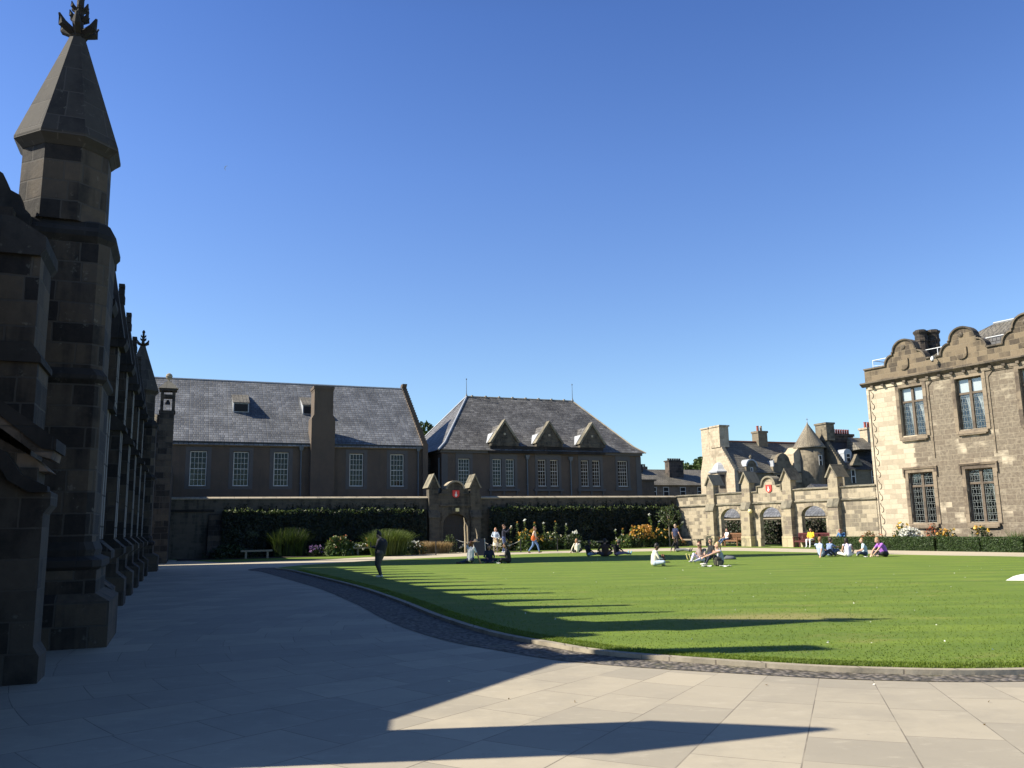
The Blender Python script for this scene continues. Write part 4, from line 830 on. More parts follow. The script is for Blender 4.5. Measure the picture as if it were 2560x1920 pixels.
def turret(u0, sc_=1.0, near=True):
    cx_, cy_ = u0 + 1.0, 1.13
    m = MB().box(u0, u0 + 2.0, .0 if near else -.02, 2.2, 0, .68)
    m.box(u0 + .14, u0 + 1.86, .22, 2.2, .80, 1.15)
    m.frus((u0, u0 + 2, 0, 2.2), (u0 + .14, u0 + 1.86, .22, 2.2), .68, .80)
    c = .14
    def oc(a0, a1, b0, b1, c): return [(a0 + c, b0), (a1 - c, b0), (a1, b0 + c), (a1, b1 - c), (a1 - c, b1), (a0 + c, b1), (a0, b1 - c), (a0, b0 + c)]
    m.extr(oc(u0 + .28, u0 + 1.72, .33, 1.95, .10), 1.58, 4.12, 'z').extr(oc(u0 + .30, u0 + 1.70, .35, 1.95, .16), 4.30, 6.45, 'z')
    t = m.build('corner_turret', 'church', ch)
    m = MB()
    for z, g in ((1.15, .05), (1.23, -.02), (1.36, -.02), (1.42, .06)): pass
    m.ring([[(x, y, z) for x, y in oc(u0 + .28 - g, u0 + 1.72 + g, .33 - g, 1.95 + g, .12)] for g, z in ((.12, 1.15), (.17, 1.2), (.17, 1.3), (.04, 1.36), (.06, 1.46), (.01, 1.58))])
    m.build('string_moulding', 'church_trim', t); m = MB()
    m.ring([[(x, y, z) for x, y in oc(u0 + .28 - g, u0 + 1.72 + g, .33 - g, 1.95 + g, .14)] for g, z in ((.0, 4.08), (.07, 4.16), (.07, 4.22), (-.02, 4.34))])
    m.build('string_moulding', 'church_trim', t); m = MB()
    m.ring([[(x, y, z) for x, y in oc(u0 + .3 - g, u0 + 1.7 + g, .35 - g, 1.95 + g, .18 + g)] for g, z in ((.0, 6.44), (.08, 6.54), (.08, 6.62), (-.02, 6.80), (-.08, 6.84))])
    m.build('string_moulding', 'church_trim', t)
    m = MB().oct([(.66, 6.8), (.65, 8.12)], cx_ - .1, cy_); m.build('octagonal_drum', 'church', t)
    s = MB().oct([(.66, 8.08), (.71, 8.14), (.79, 8.22), (.79, 8.27), (.12, 10.38)], cx_ - .1, cy_); s.build('spire', 'spire', t)
    finial(t, cx_ - .1, cy_, 10.36, 1.0 if near else .85); return t
M['spire'] = stone('spire_stone', (.050, .044, .037), (.033, .029, .025), (.075, .066, .057), .55, .8, dark=(.014, .012, .011), damt=.45, dsc=1.3, bumpd=.012, lichen=.2)
turret(0.0); turret(26.9, near=False)
# buttress and scrolled pinnacle left of the turret
m = MB().box(-2.3, -1.35, .93, 2.2, 4.15, 5.4).box(-2.3, -1.35, .87, 2.2, 0, 3.95); o = m.build('buttress', 'church', ch)
MB().extr([(.83, 3.92), (.83, 4.0), (.95, 4.18), (2.2, 4.18), (2.2, 3.92)], -2.36, -1.3, 'x').build('weathering', 'church_trim', o)
MB().extr([(.93, 5.36), (.87, 5.46), (.87, 5.62), (1.25, 5.86), (2.4, 5.95), (2.4, 5.36)], -2.38, -1.25, 'x').build('cap_stone', 'church_trim', o)
MB().extr([(2.35, 5.9), (2.75, 9.9), (2.85, 9.9), (3.3, 5.9)], -1.95, -1.45, 'x').build('spirelet', 'church_trim', o)
MB().box(-1.35, -.05, 1.3, 2.2, 0, 5.6).extr([(1.25, 5.6), (1.25, 5.7), (1.5, 5.95), (2.4, 5.95), (2.4, 5.6)], -1.3, 0, 'x').build('stair_bay', 'church', ch)
# gabled porch wing nearer the viewer
pw = MB().extr([(-2.4, 0), (-2.4, 5.95), (-5.4, 3.75), (-6.1, 3.6), (-6.1, 0)], 1.65, 2.6, 'y').box(-3.1, -2.3, 1.1, 4.0, 0, 2.6).build('porch', 'church', ch)
MB().extr([(.50, 0), (.50, .3), (.57, .42), (.57, 1.95), (.50, 2.05), (.50, 2.2), (.66, 2.28), (.66, 2.5), (1.2, 2.5), (1.2, 0)], -3.1, -2.5, 'x').build('porch_pier', 'porch_d', ch)
MB().extr([(.55, 2.46), (.72, 2.62), (1.1, 2.85), (1.6, 3.2), (2.6, 3.9), (2.6, 2.2), (1.15, 2.2), (.9, 2.3), (.72, 2.46)], -3.0, -2.35, 'x').build('porch_gable', 'porch', ch)
MB().extr([(.47, 2.70), (.47, 2.84), (1.1, 3.30), (2.6, 4.4), (2.6, 4.22), (1.1, 3.12), (.62, 2.72)], -3.2, -2.3, 'x').build('gable_slates', 'church_trim', ch)
MB().extr([(.52, 2.60), (.50, 2.70), (1.1, 3.11), (2.6, 4.2), (2.6, 4.05), (1.1, 2.98), (.66, 2.64)], -3.17, -2.4, 'x').build('gable_moulding', 'porch', ch)
MB().extr([(.52, 2.2), (.53, 2.27), (.8, 2.4), (1.0, 2.68), (1.2, 2.78), (1.2, 2.62), (1.08, 2.56), (.95, 2.34), (.72, 2.2)], -3.22, -3.0, 'x').build('label_mould', 'church_trim', ch)
# outer pier of the porch with its own spirelet, beside the path
op = MB().box(-6.85, -6.05, .85, 1.7, 0, 4.8).box(-6.93, -5.97, .80, 1.8, 0, .5).build('porch_buttress', 'church', ch)
MB().frus((-6.88, -6.02, .85, 1.7), (-6.49, -6.41, 1.25, 1.31), 4.8, 6.15).build('spirelet', 'church_trim', op)
MB().box(-9, -6.1, 1.45, 2.4, 0, 1.0).build('porch_low_wall', 'church', ch)

# bellcote house closing the corner beyond the chapel
g = thing('bellcote_house', 'dark stepped gable with open bellcote and ball finial at the end of the chapel', 'building', WC(37, .25), RC)
MB().box(0, 12.5, 0, 7, 0, 5.75).build('wall', 'church', g)  # unseen rear length added so the house shades the left border
prof = [(0, 5.75), (0, 8.45), (.75, 8.45), (.75, 8.3), (.95, 5.75)]
MB().extr(prof, -.02, .6, 'x').build('bellcote_base', 'church', g)
m = MB().box(0, .6, -.06, .82, 8.45, 8.62).box(.05, .55, -.02, .14, 8.62, 9.75).box(.05, .55, .6, .76, 8.62, 9.75).box(.05, .55, .14, .6, 9.35, 9.55)
m.box(-.02, .62, -.1, .84, 9.75, 9.9); bc = m.build('bellcote', 'church', g)
MB().frus((-.06, .66, -.16, .9), (.2, .4, .27, .47), 9.9, 10.35).lathe([(.06, 10.3), (.05, 10.42), (.15, 10.52), (.19, 10.64), (.15, 10.76), (.04, 10.83)], .3, .37, 12).build('ball_finial', 'copeA', bc)
MB().lathe([(.16, 9.0), (.13, 9.08), (.08, 9.2), (.04, 9.26)], .3, .37, 10).build('bell', 'iron', bc)
MB().extr([(-.1, 5.72), (2.6, 8.7), (5.3, 5.72)], .95, 6, 'y').build('roof', 'slate5', g)
m = MB()
for k in range(10): m.box(-.06 + .27 * k * .98, .24 + .27 * k * .98, .70, .96, 5.75, 6.05 + k * .29)
m.build('crow_steps', 'church', g)
# chapel tower out of frame to the left: it throws the long band of shade over the lawn
t = thing('chapel_tower', 'tall square chapel tower with broached spire standing behind the chapel', 'tower', (-33.6, 40.4, 0), A22 * 0)
MB().box(-3.3, 3.3, -3.3, 3.3, 0, 30).build('shaft', 'church', t); MB().box(-3.5, 3.5, -3.5, 3.5, 30, 31).build('parapet', 'church_trim', t)
MB().oct([(2.9, 31), (.1, 43)], 0, 0).build('spire', 'slate5', t)
# ------------------------------------------------------------------ people
def capsule(mb, a, b, ra, rb, n=10):
    a, b = Vector(a), Vector(b); d = b - a; L = d.length; d = d / L if L > 1e-5 else Vector((0, 0, 1))
    p = d.cross(Vector((0, 0, 1)) if abs(d.z) < .9 else Vector((1, 0, 0))).normalized(); q = d.cross(p)
    prof = [(-ra, ra * .02), (-ra * .86, ra * .5), (-ra * .5, ra * .86), (0, ra), (L, rb), (L + rb * .5, rb * .86), (L + rb * .86, rb * .5), (L + rb, rb * .02)]
    mb.ring([[tuple(a + d * t + (p * math.cos(2 * PI * j / n) + q * math.sin(2 * PI * j / n)) * r) for j in range(n)] for t, r in prof])
def remesh(mb, name, mats, parent, vox, segs=None, smooth_it=2):
    me = bpy.data.meshes.new('tmp'); me.from_pydata(mb.v, [], mb.f); bb = bmesh.new(); bb.from_mesh(me); bmesh.ops.recalc_face_normals(bb, faces=bb.faces); bb.to_mesh(me); bb.free()
    o = bpy.data.objects.new(name, me); C.objects.link(o)
    m = o.modifiers.new('r', 'REMESH'); m.mode = 'VOXEL'; m.voxel_size = vox
    s_ = o.modifiers.new('s', 'SMOOTH'); s_.factor = .5; s_.iterations = smooth_it
    dg = bpy.context.evaluated_depsgraph_get(); me2 = bpy.data.meshes.new_from_object(o.evaluated_get(dg)); o.modifiers.clear(); o.data = me2; bpy.data.meshes.remove(me)
    for mm in mats: me2.materials.append(mm)
    n = len(me2.polygons); me2.polygons.foreach_set('use_smooth', [True] * n)
    if segs:
        c = np.empty(n * 3); me2.polygons.foreach_get('center', c); c = c.reshape(-1, 3); D = []
        for a, b, ra, rb, mi, bias in segs:
            a = np.array(a, float); b = np.array(b, float); ab = b - a; L2_ = max(1e-9, ab @ ab); t = np.clip(((c - a) @ ab) / L2_, 0, 1)
            D.append(np.linalg.norm(c - a - t[:, None] * ab, axis=1) - (ra + (rb - ra) * t) - bias)
        me2.polygons.foreach_set('material_index', np.array([q[4] for q in segs], dtype=np.int32)[np.argmin(np.stack(D), 0)])
    o.parent = parent; return o
_cm = {}
def cloth(c, rough=.85):
    k = tuple(round(x, 3) for x in c)
    if k not in _cm: _cm[k] = flat('fabric_%d' % len(_cm), c, rough, 0, .22, 14)
    return _cm[k]
def V3(*a): return Vector(a)
def mir(d):     # mirror right-side joints to the left
    for k in list(d):
        if k.endswith('R') and k[:-1] + 'L' not in d: p = d[k]; d[k[:-1] + 'L'] = (-p[0], p[1], p[2])
    return d
def pose(kind, **over):
    if kind == 'stand': j = dict(pel=(0, 0, .95), chest=(0, 0, 1.26), neck=(0, 0, 1.47), head=(0, .02, 1.61), hipR=(.09, 0, .92), knR=(.11, .03, .5), anR=(.11, -.01, .08), toR=(.13, .15, .035), shR=(.175, 0, 1.40), elR=(.24, -.03, 1.12), haR=(.25, .06, .87))
    if kind == 'walk': j = dict(pel=(0, 0, .93), chest=(0, .03, 1.25), neck=(0, .05, 1.45), head=(0, .08, 1.6), hipR=(.09, 0, .9), knR=(.1, .24, .52), anR=(.1, .34, .1), toR=(.1, .49, .07), hipL=(-.09, 0, .9), knL=(-.1, -.08, .5), anL=(-.1, -.36, .12), toL=(-.1, -.26, .03), shR=(.17, .03, 1.4), elR=(.22, -.06, 1.14), haR=(.22, .12, .96), elL=(-.22, .1, 1.12), haL=(-.2, .26, .98))
    if kind == 'cross': j = dict(pel=(0, 0, .13), chest=(0, .04, .42), neck=(0, .10, .61), head=(0, .15, .75), hipR=(.11, .03, .13), knR=(.34, .30, .17), anR=(-.06, .40, .07), toR=(-.18, .42, .05), anL=(.10, .33, .08), toL=(.2, .38, .05), shR=(.17, .06, .55), elR=(.25, .14, .32), haR=(.12, .32, .26))
    if kind == 'knees': j = dict(pel=(0, 0, .12), chest=(0, .02, .40), neck=(0, .08, .6), head=(0, .12, .74), hipR=(.1, .02, .12), knR=(.12, .40, .46), anR=(.12, .62, .08), toR=(.13, .77, .04), shR=(.17, .05, .54), elR=(.2, .30, .42), haR=(.12, .52, .44))
    if kind == 'back': j = dict(pel=(0, 0, .12), chest=(0, -.12, .40), neck=(0, -.15, .6), head=(0, -.12, .75), hipR=(.1, .02, .12), knR=(.12, .47, .15), anR=(.12, .88, .08), toR=(.14, .94, .21), shR=(.17, -.14, .54), elR=(.23, -.26, .3), haR=(.23, -.36, .05))
    if kind == 'side': j = dict(pel=(0, 0, .12), chest=(-.02, .02, .42), neck=(-.02, .05, .61), head=(0, .1, .75), hipR=(.1, 0, .12), hipL=(-.1, 0, .12), knR=(.32, .3, .14), anR=(.62, .1, .08), toR=(.75, .05, .06), knL=(.12, .4, .12), anL=(.45, .25, .07), toL=(.58, .2, .05), shR=(.16, .02, .55), elR=(.24, .1, .32), haR=(.22, .3, .18), shL=(-.2, .02, .55), elL=(-.28, .05, .3), haL=(-.32, .08, .06))
    if kind == 'kneel': j = dict(pel=(0, 0, .26), chest=(0, .04, .56), neck=(0, .08, .76), head=(0, .12, .9), hipR=(.1, 0, .25), knR=(.14, .40, .09), anR=(.12, -.05, .07), toR=(.12, -.2, .05), shR=(.17, .06, .7), elR=(.24, .2, .5), haR=(.2, .42, .3))
    if kind == 'bench': j = dict(pel=(0, 0, .56), chest=(0, -.04, .86), neck=(0, -.03, 1.06), head=(0, .01, 1.2), hipR=(.1, .02, .54), knR=(.13, .46, .52), anR=(.13, .52, .09), toR=(.14, .66, .04), shR=(.18, -.03, 1.0), elR=(.24, .06, .76), haR=(.12, .26, .68))
    for k, v in over.items():
        j[k] = v
    mir(j); j.setdefault('face', (0, 1, -.1)); return j
SKL = (.52, .31, .22); SKM = (.36, .2, .13); SKD = (.12, .065, .045)
def hand(mb, segs, wr, fo, skin, side, curl=.5, k=1.0):
    """palm, five unequal bent fingers and a thumb off the side of the palm; fo = forearm direction"""
    f = Vector(fo).normalized(); s_ = f.cross(Vector((0, 0, 1)) if abs(f.z) < .85 else Vector((0, 1, 0))).normalized() * side; n = f.cross(s_) * side
    if n.z > 0: n = -n
    w0 = Vector(wr)
    def add(a, b, ra, rb): capsule(mb, a, b, ra, rb, 7); segs.append((a, b, ra, rb, skin, .004))
    for t in (-.022, 0, .022): add(w0 + s_ * t * k, w0 + (f * .075 + s_ * t * 1.15) * k, .016 * k, .015 * k)
    for t, L in ((-.032, .062), (-.011, .078), (.011, .082), (.032, .070)):
        p0 = w0 + (f * .080 + s_ * t) * k; p1 = p0 + (f * math.cos(curl * .6) + n * math.sin(curl * .6)) * L * .5 * k; p2 = p1 + (f * math.cos(curl * 1.8) + n * math.sin(curl * 1.8)) * L * .5 * k
        add(p0, p1, .0095 * k, .009 * k); add(p1, p2, .009 * k, .008 * k)
    t0 = w0 + (f * .02 - s_ * .03) * k; t1 = t0 + (f * .03 - s_ * .028 + n * .012) * k; t2 = t1 + (f * .032 - s_ * .004 + n * .014) * k
    add(t0, t1, .012 * k, .011 * k); add(t1, t2, .011 * k, .009 * k)
def person(label, loc, rz, H, J, top=(.1, .1, .1), bot=(.1, .1, .12), shoe=(.5, .5, .5), skin=SKL, hair=(.03, .02, .015), hs='short', sleeve='long', legs='long', vox=.0115, bulk=1.0, group='people on and around the lawn', extra=None, sunglass=False):
    th_ = thing('person', label, 'person', loc, rz, group); S = H / 1.7; th_.scale = (S, S, S)
    mats = [cloth(skin, .6), cloth(top), cloth(bot), cloth(shoe), cloth((.03, .02, .02)), cloth((skin[0] * .9, skin[1] * .5, skin[2] * .5))]
    mb = MB(); sg = []
    def seg(a, b, ra, rb, mi, bias=0): capsule(mb, a, b, ra, rb, 12); sg.append((tuple(a), tuple(b), ra, rb, mi, bias))
    P = {k: Vector(v) for k, v in J.items()}; w_ = bulk * (1.12 if bulk < 1.3 else 1)
    for s_ in 'RL':
        hp, kn, an, to = P['hip' + s_], P['kn' + s_], P['an' + s_], P['to' + s_]
        seg(hp, kn, .088 * w_, .062 * w_, 2 if legs != 'bare' else 0); seg(kn, an, .058 * w_, .04, 2 if legs == 'long' else 0)
        d = (to - an); heel = an - Vector((d.x, d.y, 0)) * .22; heel.z = min(an.z, .05) if an.z < .12 else an.z - .02
        seg(heel, to, .038, .034, 3, .004); seg(an, heel, .04, .038, 3)
        sh, el, ha = P['sh' + s_], P['el' + s_], P['ha' + s_]
        seg(P['neck'] * .35 + sh * .65 - Vector((0, 0, .02)), sh, .055, .054 * w_, 1); seg(sh, el, .05 * w_, .04, 1 if sleeve in ('long', 'half') else 0)
        if sleeve == 'half': m_ = sh.lerp(el, .55); sg.append((m_, el, .06, .06, 0, -.006)); sg.append((sh, m_, .06, .06, 1, .004))
        wr = el.lerp(ha, .92); seg(el, wr, .038, .026, 1 if sleeve == 'long' else 0)
        hand(mb, sg, wr, ha - el, 0, 1 if s_ == 'R' else -1)
        seg(hp.lerp(P['pel'], .3), P['chest'].lerp(sh, .45) - Vector((0, 0, .03)), .092 * w_, .088 * w_, 1)
    seg(P['pel'], P['chest'], .112 * w_, .118 * w_, 1); seg(P['chest'], P['neck'].lerp(P['chest'], .25), .115 * w_, .075, 1)
    seg(P['hipL'], P['hipR'], .098 * w_, .098 * w_, 2, .006)
    fc = Vector(J['face']).normalized(); hd = P['head']; upv = (hd - P['neck']).normalized()
    seg(P['neck'] - upv * .02, hd - upv * .03, .05, .048, 0)
    rtv = fc.cross(upv).normalized(); upv = rtv.cross(fc).normalized()
    seg(hd - upv * .03 - fc * .0, hd + upv * .045 - fc * .018, .078, .088, 0); seg(hd - upv * .075 + fc * .035, hd - upv * .02 + fc * .03, .042, .062, 0)
    seg(hd + fc * .085 + upv * .02, hd + fc * .108 - upv * .018, .011, .015, 0)
    for e in (1, -1):
        ear = hd + rtv * .082 * e - upv * .005 - fc * .01; seg(ear - upv * .02, ear + upv * .018, .014, .018, 0)
        ey = hd + fc * .085 + rtv * .032 * e + upv * .018; sg.append((ey, ey, .012, .012, 4, .006))
        br_ = hd + fc * .085 + upv * .04; sg.append((br_ + rtv * .018 * e, br_ + rtv * .045 * e, .005, .005, 4, .004))
    mo = hd + fc * .085 - upv * .048; sg.append((mo - rtv * .02, mo + rtv * .02, .006, .006, 5, .006))
    body = remesh(mb, 'body', mats, th_, vox, sg)
    hm = cloth(hair, .6)
    if hs:
        hb = MB(); c0 = hd + upv * .052 - fc * .032
        capsule(hb, c0 - upv * .01, c0 + upv * .012, .094, .092, 12); capsule(hb, c0 - upv * .05 - fc * .012, c0, .08, .09, 12)
        if hs == 'curly':
            for q in range(16):
                a = q * 2.4; v = c0 + (rtv * math.cos(a) * .075 + upv * (.03 + .05 * math.sin(q * 1.3)) - fc * (.02 + .03 * math.sin(a))); capsule(hb, v, v + upv * .01, .035, .035, 8)
        if hs in ('long', 'pony', 'down'):
            bk = hd - fc * .085
            L = .34 if hs == 'long' else .24
            if hs == 'pony': capsule(hb, bk + upv * .03, bk - fc * .05 - upv * .02, .035, .04, 8); capsule(hb, bk - fc * .05 - upv * .02, bk - fc * .03 - upv * L, .035, .015, 8)
            else:
                for e in (-1, -.4, .4, 1): capsule(hb, hd - fc * .045 + rtv * .06 * e, hd - fc * (.075 - .05 * abs(e)) + rtv * .075 * e - Vector((0, 0, L)), .04, .028, 8)
        if hs == 'bun': capsule(hb, hd + upv * .135 - fc * .03, hd + upv * .165 - fc * .03, .045, .04, 10)
        remesh(hb, 'hair', [hm], th_, max(vox, .011), None, 1)
    if sunglass:
        m = MB()
        for e in (-1, 1): c_ = hd + fc * .088 + rtv * .034 * e + upv * .018; m.sph(c_, .026, 8, 0, (1, 1, .8))
        m.build('sunglasses', 'iron', th_)
    if extra: extra(th_, P)
    return th_
def skirt(par, c, prof, m, nm='skirt', sy=1.0):
    o = MB().lathe([(r, z) for r, z in prof], c[0], c[1], 16, 0, 0, 1, sy).build(nm, cloth(m), par, True); return o
Lw = .052
LEFT, RIGHT, AWAY, TOWARD = PI / 2, -PI / 2, 0.0, PI
J = pose('stand', pel=(0, -.05, .93), chest=(0, -.12, 1.22), neck=(0, -.06, 1.42), head=(0, .02, 1.54), face=(0, 1, -.45), hipR=(.09, -.05, .9), knR=(.11, .10, .5), anR=(.09, -.02, .08), toR=(.10, .15, .035), knL=(-.11, .0, .49), anL=(-.1, -.14, .08), toL=(-.11, .02, .035), shR=(.17, -.08, 1.34), elR=(.23, -.03, 1.07), haR=(.09, .24, 1.14), shL=(-.17, -.08, 1.34), elL=(-.22, .03, 1.08), haL=(-.08, .28, 1.12))
def ex(p, P):
    MB().box(-.04, .04, .34, .35, 1.15, 1.30).build('phone', 'iron', p)
person('woman in black jacket and charcoal trousers standing on the grass looking at her phone', (-4.72, 29.75, Lw), LEFT - .25, 1.58, J, (.017, .018, .026), (.055, .052, .055), (.72, .69, .6), SKL, (.012, .01, .01), 'bun', vox=.008, bulk=1.8, extra=ex)
def ex(p, P):
    skirt(p, (0, .0), [(.13, 1.02), (.17, .85), (.23, .5), (.22, .48)], (.72, .68, .55), 'coat_skirt', .75)
    MB().box(-.14, .10, .12, .17, .72, 1.05).build('tote_bag', cloth((.55, .46, .28)), p)
person('woman in pale denim jacket and long cream skirt standing by the border path', (-1.28, 57.6, .01), TOWARD - .3, 1.60, pose('stand', elR=(.32, -.04, 1.16), haR=(.12, .2, 1.08), haL=(-.1, .2, 1.0), elL=(-.3, 0, 1.12)), (.42, .5, .6), (.2, .19, .18), (.2, .13, .09), SKL, (.42, .2, .1), 'long', extra=ex)
def ex(p, P): MB().box(-.06, .06, .46, .5, 1.50, 1.58).build('camera', 'iron', p)
person('tall man in navy jumper and jeans raising a camera to his face', (-.72, 57.0, .01), RIGHT - .2, 1.80, pose('stand', face=(0, 1, .05), elR=(.22, .22, 1.28), haR=(.08, .42, 1.52), elL=(-.22, .22, 1.28), haL=(-.08, .42, 1.52), knR=(.09, .04, .5), anR=(.09, .1, .08), toR=(.09, .26, .035), anL=(-.1, -.1, .08), toL=(-.1, .06, .035)), (.02, .024, .045), (.06, .09, .2), (.65, .68, .75), SKL, (.12, .06, .035), 'short', extra=ex)
def ex(p, P):
    MB().sph((.27, -.05, .98), .17, 12, 0, (.45, .9, 1.15)).tube([(.22, -.02, 1.12), (.17, .03, 1.42), (.2, -.12, 1.2)], .012).build('orange_shoulder_bag', cloth((.75, .16, .03)), p, True)
    skirt(p, (0, 0), [(.15, 1.0), (.2, .86), (.19, .8), (.12, .84)], (.6, .6, .66), 'tied_shirt', .8)
person('woman in cream top and jeans striding along the path with an orange shoulder bag', (1.25, 55.3, .01), RIGHT, 1.64, pose('walk'), (.72, .62, .48), (.12, .22, .42), (.16, .07, .045), SKL, (.2, .09, .05), 'long', 'bare', extra=ex)
person('balding man in navy polo shirt and black trousers standing with his back turned', (10.75, 57.0, .01), RIGHT + .75, 1.64, pose('stand', face=(.1, 1, 0), haR=(.32, .1, .88), elR=(.28, 0, 1.12)), (.022, .032, .085), (.018, .018, .022), (.02, .02, .02), SKL, (.4, .3, .22), 'short', 'half', bulk=1.05)
# seated group on the left of the shade band
def ex(p, P):
    MB().lathe([(.20, 0), (.21, .012), (.10, .02), (.09, .10), (.03, .13)], .1, .16, 16).build('straw_hat', cloth((.62, .42, .25)), p, True, loc=(.05, .05, .98))
person('auburn-haired woman in patterned white t-shirt kneeling and holding a straw hat', (-2.05, 39.4, Lw), AWAY - .5, 1.72, pose('kneel', pel=(0, 0, .2), hipR=(.1, 0, .2), elR=(.3, .12, .4), haR=(.42, .2, .06), elL=(-.26, .18, .86), haL=(-.02, .22, 1.0), knR=(-.15, .35, .1), knL=(-.4, .2, .1), anR=(-.5, -.1, .07), toR=(-.65, -.15, .05), anL=(-.6, .1, .07), toL=(-.75, .1, .05)), (.5, .52, .56), (.03, .045, .10), (.05, .04, .04), SKM, (.14, .045, .02), 'long', 'half', extra=ex)
person('dark-haired person in navy jacket over a blue shirt sitting cross-legged facing the camera', (-1.2, 40.1, Lw), TOWARD, 1.62, pose('cross', haL=(-.2, .35, .12)), (.02, .028, .06), (.02, .03, .07), (.1, .1, .12), SKM, (.02, .014, .012), 'curly')
person('man in black jacket sitting cross-legged in profile facing left', (-.3, 39.5, Lw), LEFT, 1.8, pose('cross', haR=(.1, .42, .33), haL=(-.1, .42, .33)), (.012, .012, .016), (.014, .014, .02), (.03, .03, .03), SKM, (.02, .015, .012), 'short')
# group at the far edge
person('woman in cream top with long reddish hair sitting with her back to the camera', (3.85, 52.8, Lw), AWAY + .15, 1.62, pose('cross', haL=(-.4, .1, .06), elL=(-.32, .08, .3)), (.78, .70, .56), (.02, .02, .025), (.03, .03, .03), SKL, (.35, .17, .09), 'long')
person('woman in black top with long dark hair and pale jeans sitting in profile', (4.0, 46.6, Lw), RIGHT + .25, 1.66, pose('back', elR=(.22, .1, .3), haR=(.2, .28, .18), chest=(0, .0, .42), neck=(0, .04, .6), head=(0, .08, .75)), (.012, .012, .014), (.25, .33, .45), (.3, .35, .4), SKM, (.015, .011, .010), 'long')
person('broad man in dark brown shirt sitting with his back to the camera', (4.85, 45.9, Lw), AWAY, 1.8, pose('cross', elR=(.36, .14, .3), elL=(-.36, .14, .3)), (.05, .025, .013), (.05, .04, .05), (.03, .03, .03), SKM, (.012, .01, .009), 'short', bulk=1.1)
person('curly-haired person in black sitting with legs stretched to the right', (5.55, 46.9, Lw), RIGHT + .5, 1.7, pose('back', chest=(0, .06, .4), neck=(0, .14, .56), head=(0, .2, .68), face=(-.3, 1, -.6), elR=(.22, .22, .3), haR=(.1, .4, .22), elL=(-.22, .22, .3), haL=(-.1, .4, .22)), (.012, .012, .013), (.2, .17, .28), (.25, .5, .6), SKM, (.012, .01, .009), 'curly')
# groups in the sun
def ex(p, P):
    MB().box(-.17, .17, .36, .39, .16, .46).box(-.17, .17, .39, .62, .14, .17).build('brown_open_book', cloth((.16, .075, .04)), p)
person('dark-haired man in pale jacket and light jeans sitting cross-legged with an open brown book', (5.55, 34.3, Lw), RIGHT + .1, 1.72, pose('cross', haR=(.1, .36, .28), haL=(-.1, .36, .28), face=(0, 1, -.3)), (.66, .62, .52), (.40, .48, .58), (.7, .66, .5), SKD, (.012, .01, .009), 'short', extra=ex, bulk=1.05)
person('dark-haired woman in black lounging with patterned trousers stretched to the right', (9.75, 51.3, Lw), TOWARD + .9, 1.62, pose('back', face=(-.8, .6, 0)), (.012, .012, .014), (.12, .125, .135), (.02, .02, .02), SKL, (.04, .022, .016), 'down')
person('woman with long red-brown hair and sunglasses sitting in white trousers and sneakers', (8.05, 37.2, Lw), TOWARD - .75, 1.66, pose('back', chest=(0, 0, .42), neck=(0, .03, .61), head=(0, .07, .75), face=(.25, 1, -.1), knR=(.12, .36, .36), anR=(.1, .62, .09), toR=(.1, .78, .06), knL=(-.2, .42, .14), anL=(-.15, .78, .08), toL=(-.2, .93, .1), elR=(.22, .1, .3), haR=(.1, .34, .3), elL=(-.24, .05, .3), haL=(-.2, .3, .28)), (.28, .22, .2), (.72, .68, .78), (.6, .58, .56), SKL, (.14, .045, .025), 'long', 'half', sunglass=True)
person('man in black t-shirt and sunglasses leaning back with jeans stretched to the left', (9.0, 39.8, Lw), LEFT + .35, 1.82, pose('back', face=(-.75, .65, .05), elL=(-.26, -.1, .32), haL=(-.2, .1, .2), knR=(.12, .5, .2), anR=(.1, 1.0, .09), toR=(.1, 1.05, .25), anL=(-.12, .98, .09), toL=(-.12, 1.04, .24)), (.012, .012, .013), (.035, .065, .13), (.55, .5, .2), SKM, (.012, .01, .009), 'short', 'half', sunglass=True, bulk=1.08)
person('blonde woman in grey sleeveless top with ponytail reaching both arms to her raised knees', (8.25, 34.4, Lw), LEFT, 1.72, pose('knees', face=(0, 1, 0), neck=(0, .1, .6), head=(0, .12, .76), elR=(.2, .38, .44), haR=(.1, .66, .32), elL=(-.18, .38, .44), haL=(-.08, .66, .32)), (.36, .38, .42), (.02, .025, .05), (.7, .65, .6), SKL, (.50, .33, .16), 'pony', 'bare')
person('woman in white t-shirt and blue jeans sitting on the brown bench', WB(-12.75, -.05, .02), RB + PI - .2, 1.62, pose('bench', anR=(.2, .86, .12), knR=(.16, .46, .5), toR=(.2, .98, .1)), (.85, .83, .82), (.06, .12, .25), (.65, .6, .6), SKL, (.15, .06, .05), 'short', 'half')
person('person in bright yellow jacket and white trousers sitting on the maroon bench', WB(-4.55, -.62, .02), RB + PI + .25, 1.62, pose('bench'), (.85, .50, .03), (.72, .72, .78), (.85, .85, .85), SKM, (.04, .02, .012), 'down')
person('man in pale blue shirt sitting propped on one straight arm', (14.45, 40.4, Lw), RIGHT + .5, 1.78, pose('back', chest=(0, -.06, .42), neck=(0, -.06, .62), head=(0, -.02, .76), face=(-.25, 1, 0), knR=(.14, .4, .3), anR=(.1, .75, .08), toR=(.1, .9, .1), elL=(-.24, .1, .35), haL=(-.1, .34, .3)), (.40, .48, .68), (.03, .04, .08), (.1, .1, .1), SKL, (.28, .13, .06), 'short', 'half')
person('dark-haired woman in mid-blue top sitting close behind the man in pale blue', (15.15, 41.3, Lw), RIGHT + .3, 1.7, pose('knees', knR=(.12, .4, .3)), (.20, .27, .46), (.1, .14, .25), (.1, .1, .1), SKM, (.05, .025, .018), 'curly', 'half')
